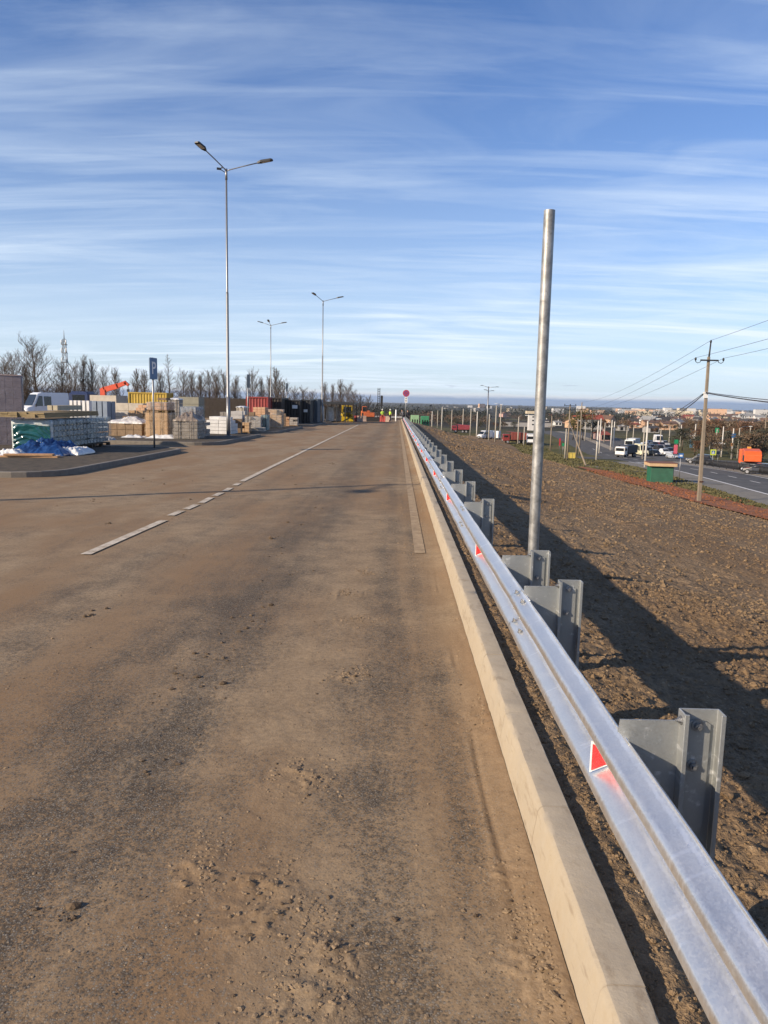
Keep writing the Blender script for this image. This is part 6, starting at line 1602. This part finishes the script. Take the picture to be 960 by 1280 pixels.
lorry(576, 534.5, 'dark red dump truck between the left lamp posts beyond the soil slope', (.18, .02, .03), (.20, .022, .034), R(80), 6.0, 2.7, 2.4, True, 'dump_truck', 262)
lorry(664, 548.5, 'white truck standing below the pale tower building', (.70, .70, .70), (.45, .46, .46), R(170), 5.5, 3.0, 2.7, False, 'lorry', 208)
for i, (px, Y, rz, lab) in enumerate(((607, 226, 130, 'white van parked at the foot of the tall light mast'), (614, 228, 60, 'white van right of the tall light mast'))): p = onT(px, 540, Y); make_van((.66, .66, .66), lab, p, R(rz), 5.4, 2.4, 1.0, 'van', 1)
def wagon(px0, px1, top, Y, c, label):
    a, c_ = atY(px0, top, Y), atY(px1, top, Y); x = (a.x + c_.x) / 2; z = tz(x, Y); H = max(2.4, a.z - z); w_ = c_.x - a.x
    t = thing('site_wagon', label, 'site hut', (x, Y, z), 0, 'green site huts beyond the road end'); m = pm('wagon_%d' % int(c[1] * 100), c, .15, 1, .6)
    mb = MB(); mb.box((0, 0, .5 + (H - .5) / 2), (w_, 2.5, H - .5)); b_ = mb.build('body', m, t, bevel=.12)
    for q in (-.28, .0, .28):
        mb = MB(); mb.box((q * w_, -1.26, H * .65), (w_ * .14, .03, H * .25)); mb.build('window', GLASS, b_)
    for s in (-1, 1):
        mb = MB(); mb.tube([(s * w_ * .35, -1.0, .4), (s * w_ * .35, -.7, .4)], .4, 12); mb.build('wheel', TYRE, t)
wagon(513.5, 524, 518.8, 250, (.22, .36, .20), 'pale green site hut just right of the guardrail end'); wagon(526, 536.5, 520, 255, (.035, .19, .09), 'darker green site hut right of the pale green one')

# ---- houses
WALLS = {'white': (.58, .56, .53), 'cream': (.52, .44, .32), 'peach': (.52, .33, .21), 'pinkish': (.42, .27, .23), 'grey': (.30, .29, .28)}
ROOFS = {'red': (.24, .055, .035), 'brown': (.12, .07, .05), 'grey': (.22, .22, .22), 'dark': (.045, .042, .042)}
def wall_mat(nm, c, px=3.2, pz=2.9):
    k = 'house_wall_' + nm
    if k in _M: return _M[k]
    m = pm(k, c, .10, .3, .85, 0, .05); return m
HOUSE = {}
def house(x, y, w_, d, h, rh, rz, wn, rn, label, grp, wins=True, name='house', flat=False, z=None):
    t = thing(name, label, 'building' if flat else 'house', (x, y, tz(x, y) if z is None else z), rz, grp); mw = wall_mat(wn, WALLS[wn]); mr = pm('house_roof_' + rn, ROOFS[rn], .15, .5, .85)
    mb = MB(); mb.box((0, 0, h / 2 - .5), (w_, d, h + 1))
    if not flat: mb.prism([(-d / 2, h), (d / 2, h), (0, h + rh)], -w_ / 2, w_ / 2, 'x')
    mb.build('wall', mw, t)
    if flat:
        mb = MB(); mb.box((0, 0, h + .15), (w_ + .5, d + .5, .3)); mb.box((w_ * .2, 0, h + .8), (3, 3, 1.2)); mb.build('roof', mr, t)
    else:
        mb = MB()
        for s in (-1, 1):
            L = math.hypot(d / 2, rh) + .5; ang = math.atan2(rh, d / 2)
            c = Vector((0, s * d / 4, h + rh / 2 + .1)); M = Matrix.Translation(c) @ Matrix.Rotation(-s * ang, 4, 'X')
            vs = [M @ Vector((a * (w_ / 2 + .4), b_ * L / 2, e_ * .07)) for a in (-1, 1) for b_ in (-1, 1) for e_ in (-1, 1)]
            mb.add(vs, [(0, 1, 3, 2), (4, 6, 7, 5), (0, 4, 5, 1), (2, 3, 7, 6), (0, 2, 6, 4), (1, 5, 7, 3)])
        r_ = mb.build('roof', mr, t)
        mb = MB(); mb.box((w_ * .2, 0, h + rh + .3), (.6, .6, 1.4)); mb.build('chimney', mw, r_)
    if wins:
        nx = max(2, int(w_ / 4.2)); nz = max(1, int(h / 2.9))
        for q in range(nx):
            for j in range(nz):
                mb = MB(); mb.box((-w_ / 2 + (q + .5) * w_ / nx, -d / 2 - .0, (j + .55) * h / nz), (1.3, .12, 1.4)); mb.build('window', GLASS, t)
    return t
def house_px(px0, px1, top, base, wn, rn, label, depth=9, roof=.35, grp=None, flat=False, Y=None, rz=0, name='house', wins=True):
    p = basept((px0 + px1) / 2, base, Y); k = p.y / F; w_ = (px1 - px0) * k; H = max(2.5, topz((px0 + px1) / 2, top, p.x, p.y) - p.z)
    return house(p.x, p.y + depth / 2, w_, depth, H if flat else H * (1 - roof), H * roof, rz, wn, rn, label, grp, wins, name, flat, z=p.z)
# tower-like pale building and the close houses
p = onT(663, 548, 330); k = p.y / F; zt_ = topz(663, 513, p.x, p.y) - p.z
t = thing('tower_building', 'pale stepped tower building with an overhanging top, left of the bare sign pole', 'building', p)
mb = MB(); mb.box((0, 0, zt_ * .40), (7.5 * k, 2.6, zt_ * .8)); mb.build('wall', wall_mat('white', WALLS['white']), t)
mb = MB(); mb.box((-.3 * k, 0, zt_ * .91), (13 * k, 4.2, zt_ * .15)); mb.build('top_floor', wall_mat('cream', WALLS['cream']), t)
mb = MB(); mb.box((-.3 * k, 0, zt_ * 1.0), (13.6 * k, 4.4, .3)); mb.build('roof', DARK, t)
for z in (.3, .5, .68):
    mb = MB(); mb.box((1.5 * k, -1.32, zt_ * z), (2.0 * k, .06, 1.6 * k)); mb.build('window', GLASS, t)
a, c = atY(628, 530, 300), atY(690, 533, 300)
house_px(628, 690, 532.5, 541, 'grey', 'dark', 'long low windowless grey building behind the dump truck', 6, flat=True, Y=430, name='warehouse', wins=False)
house_px(528, 543.5, 515, 521, 'pinkish', 'red', 'house with a bright orange-red roof above the green site huts', 16, .6, Y=1000, wins=False)
HL = [(806, 828, 525.5, 535, 'peach', 'brown', 'peach apartment house nearest the pale lamp post, left of the two'), (829, 847, 527, 537.5, 'peach', 'brown', 'peach apartment house right of the first, above the queue of cars'), (840, 853, 521.5, 529, 'cream', 'brown', 'cream block just above the second peach apartment house'), (853, 868, 518.5, 526, 'peach', 'red', 'peach house block left of the big power pole'),
      (870, 882, 520, 526, 'cream', 'brown', 'cream house hidden partly by the big power pole'), (886, 900, 517.5, 527.5, 'peach', 'brown', 'tall peach block just right of the big power pole'), (901, 915, 519, 526, 'cream', 'brown', 'cream house between the peach block and the white ones'), (908, 924, 517.5, 523.5, 'white', 'brown', 'white block right of the cream house'), (925, 944, 517.5, 526, 'white', 'grey', 'broad white block above the orange truck'), (944, 961, 519, 528, 'white', 'grey', 'white block at the right edge above the blue arrow sign'),
      (787, 800, 529, 535, 'peach', 'red', 'peach house with a red roof above the white lorry'), (774, 786, 533, 538.5, 'grey', 'grey', 'grey house left of the white lorry box'), (757, 766, 529, 534, 'white', 'brown', 'white house right of the pair of white poles'), (743, 751, 531, 536, 'pinkish', 'red', 'pinkish house behind the pair of white poles'), (694, 702, 526.5, 532, 'white', 'grey', 'white house left of the strutted power pole'), (681, 686, 524.5, 531, 'white', 'dark', 'small white house right of the bare sign pole'),
      (812, 824, 533, 541, 'grey', 'dark', 'grey building below the peach apartment house'), (752, 762, 546, 551, 'pinkish', 'red', 'pink kiosk on the grass right of the white poles'), (672, 677, 528, 533, 'cream', 'red', 'cream house just right of the pale tower building')]
for l, r, top, base, wn, rn, lab in HL: house_px(l, r, top, base, wn, rn, lab, 10, .28, None)
rh = random.Random(41); cnt = {}
def far_house(x, y, block):
    wn = rh.choice(list(WALLS)); rn = rh.choice(['red', 'brown', 'brown', 'grey', 'grey', 'dark', 'dark'])
    if block:
        wn = rh.choice(['white', 'white', 'cream', 'peach', 'grey']); rn = rh.choice(['grey', 'dark'])
        house(x, y, rh.uniform(25, 60), 14, rh.choice([15, 15, 18, 27]), 1, R(rh.uniform(-30, 30)), wn, rn, 'tiny distant %s apartment block with a flat %s roof near the horizon' % (wn, rn), 'distant %s blocks with %s roofs' % (wn, rn), False, 'apartment_block', True)
    else:
        house(x, y, rh.uniform(8, 14), 8, rh.uniform(3.2, 5.5), rh.uniform(2, 3.2), R(rh.uniform(-60, 60)), wn, rn, 'small distant house with %s walls and a %s gable roof in the valley' % (wn, rn), 'distant %s houses with %s roofs' % (wn, rn), False)
for i in range(85):
    y = rh.uniform(330, 1300); px = rh.choice([rh.uniform(600, 760), rh.uniform(680, 960), rh.uniform(680, 960)]); y = y if px > 690 else y * .5 + 850; y = y + 170 if px > 830 else y; x = atY(px, 520, y).x
    if abs(x - edge_x(y) - 10) > 24: far_house(x, y, False)
for i in range(60):
    y = rh.uniform(2300, 5200); px = rh.choice([rh.uniform(560, 960), rh.uniform(740, 960), rh.uniform(800, 960)]); far_house(atY(px, 510, y).x, y, True)

# ---- trees of the valley
def clump_tree(seed, bare=.5):
    rnd = np.random.RandomState(seed); tr, cr = bare_tree_cached(seed)
    return tr, cr
def leaf_proto(seed, H=8.0, wd=3.2, n=900):
    rs = np.random.RandomState(seed); blobs = [(rs.uniform(-wd * .5, wd * .5), rs.uniform(-wd * .5, wd * .5), H * rs.uniform(.35, .92), rs.uniform(.8, 1.6)) for _ in range(11)]
    V = []; 
    for i in range(n):
        bx, by, bz, br = blobs[rs.randint(len(blobs))]; d = rs.normal(0, 1, 3); d /= np.linalg.norm(d); r = br * rs.uniform(.3, 1.15)
        c = np.array([bx, by, bz]) + d * r * np.array([1, 1, .8]); a = rs.normal(0, 1, 3) * .20; b_ = rs.normal(0, 1, 3) * .20; V += [c, c + a, c + b_]
    return np.array(V), blobs
LEAFP = []
def leaf_tree(name, label, loc, H, m, seed, grp, rz=0, wide=1.0):
    """trunk, limbs and an open crown of leaf-sized faces"""
    t = thing(name, label, 'tree', loc, rz, grp); s = H / 8.0; t.scale = (s * wide, s * wide, s)
    if (seed, m.name) not in HOUSE:
        V, bl = leaf_proto(seed); cme = npmesh('crown', V, np.arange(len(V)).reshape(-1, 3), m, False, t)
        mb = MB(); mb.tube([(0, 0, -.3), (.05, 0, 2.0), (0, .1, 5.5)], [.2, .15, .05], 7)
        for b_ in bl: mb.tube([(0, 0, min(2.0 + b_[2] * .2, b_[2])), (b_[0] * .8, b_[1] * .8, b_[2])], [.08, .03], 4)
        tm = mb.build('trunk', BARK, t); HOUSE[(seed, m.name)] = (cme, tm)
    else:
        for o in HOUSE[(seed, m.name)]: c = o.copy(); COL.objects.link(c); c.parent = t
    return t
LM = {'brown': pm('brown_foliage', (.125, .085, .052), .4, .6, .95, 0, 0), 'olive': pm('olive_foliage', (.075, .070, .022), .4, .6, .95, 0, 0, c2=(.15, .115, .035)), 'dark': pm('dark_foliage', (.045, .048, .030), .35, .6, .95, 0, 0), 'russet': pm('russet_foliage', (.11, .055, .026), .35, .6, .95, 0, 0)}
# hand-placed ones the photo shows singly
HT = [(716, 550, 512, 'olive', 'yellowish-green tree left of the tall thin lamp post behind the power poles'), (728, 550, 511, 'olive', 'broad yellowish-green tree at the middle of the clump behind the power poles'), (740, 549, 513.5, 'dark', 'dark tree at the right end of the clump behind the power poles')]
for i, (px, by, top, m, lab) in enumerate(HT):
    p = ground(px, by); leaf_tree('tree', lab, p, topz(px, top, p.x, p.y) - p.z, LM[m], 300 + i, None, i, 1.0)
rv = random.Random(77); lc = {}
SPOT = [((850, 890), 'left of the big power pole'), ((890, 925), 'between the green board and the orange truck'), ((925, 962), 'behind the orange truck')]
ADJ = {'brown': 'brown thin-leaved', 'dark': 'dark', 'russet': 'russet'}
for i in range(66):
    px = rv.uniform(852, 962); f = rv.random(); y = rv.uniform(118 if px > 900 else 150, 300); p = atY(px, 540, y); x = p.x
    if x < edge_x(y) + 25: x = edge_x(y) + 25 + rv.uniform(0, 10)
    m = rv.choice(['brown', 'brown', 'dark', 'russet']); H = rv.uniform(3.5, 7.5)
    pxx = 480 + 0
    leaf_tree('bushy_tree', '%s bushy tree on the far side of the lower road' % ADJ[m], (x, y, tz(x, y)), H, LM[m], 310 + i % 5, '%s bushy trees across the lower road' % ADJ[m], rv.uniform(0, 6), rv.uniform(1.0, 1.6))
for i in range(40):
    px = rv.uniform(555, 850); y = rv.uniform(300, 460); p = atY(px, 530, y); x = p.x
    if abs(x - edge_x(y) - 11) < 20: continue
    m = rv.choice(['brown', 'dark', 'dark', 'russet']); H = rv.uniform(3, 5.5)
    leaf_tree('bushy_tree', '%s bushy tree in the valley behind the lorries and lamp posts' % ADJ[m], (x, y, tz(x, y)), H, LM[m], 310 + i % 5, '%s bushy trees in the valley' % ADJ[m], rv.uniform(0, 6), rv.uniform(1.0, 1.7))
# the woods that run to the horizon: one mass
def woods(name, n, y0, y1, spread, size, per, m, seed, label, thr=.45, pw=1.0):
    fs_ = .075 if per > 20 else .12; rs = np.random.RandomState(seed); y = y0 + (y1 - y0) * rs.uniform(0, 1, n) ** pw; x = rs.uniform(-spread[0], spread[1], n) * y
    k = (np.abs(x - (e2.x + (y - e2.y) * .085 + 11)) > 24) & (vnoise(x / 140 + 3, y / 110, 7) + rs.uniform(-.15, .15, n) > thr) & ~((y < 250) & (x < 60))
    x, y = x[k], y[k]; n = len(x); far = np.clip((y - 3000) / 4000, 0, 1); z = T(x, y) + far * (fbm(x / 1500, y / 1500, 4, 3) * 34 + 2)
    H = rs.uniform(.7, 1.3, n) * size
    c = rs.normal(0, 1, (n, per, 3)); c /= np.linalg.norm(c, axis=2, keepdims=True); c *= rs.uniform(.3, 1, (n, per, 1)) ** .6
    C = np.stack([x, y, z + H * .55], 1)[:, None] + c * H[:, None, None] * np.array([.36, .36, .48])
    a = rs.normal(0, 1, (n, per, 3)) * H[:, None, None] * fs_; b_ = rs.normal(0, 1, (n, per, 3)) * H[:, None, None] * fs_
    V = np.stack([C, C + a, C + b_], 2).reshape(-1, 3)
    o = npmesh(name, V, np.arange(len(V)).reshape(-1, 3), m, False); tag(o, label, None, kind='stuff'); return o
WB = pm('brown_wood', (.080, .056, .042), .35, .02, .95, 0, 0, c2=(.14, .095, .065)); WD = pm('dark_pine_wood', (.020, .027, .023), .35, .004, .95, 0, 0, c2=(.045, .048, .036))
woods('bare_wood', 5200, 300, 1100, (.1, .62), 5.2, 50, WB, 6, 'brown leafless wood between the houses of the valley', .40)
woods('pine_wood', 4200, 500, 1700, (.6, .30), 8, 60, WD, 8, 'dark pine wood beyond the end of the road', .34)
woods('distant_wood', 14000, 1000, 7500, (.75, .75), 14, 9, WD, 9, 'dark woods running out to the horizon', .36, .8)
# ---- air
def haze():
    m = bpy.data.materials.new('haze'); t = NT(m); o = t.new('ShaderNodeOutputMaterial'); v = t.new('ShaderNodeVolumePrincipled')
    v.inputs['Color'].default_value = (.78, .86, .96, 1); v.inputs['Density'].default_value = HAZE; v.inputs['Anisotropy'].default_value = .2
    t.L(v.outputs[0], o.inputs['Volume'])
    mb = MB(); mb.box((0, 7800, 8), (19000, 16800, 120)); b_ = mb.build('haze', m); b_['kind'] = 'stuff'; b_['label'] = 'thin pale haze over the valley'
HAZE = 5e-5
haze()
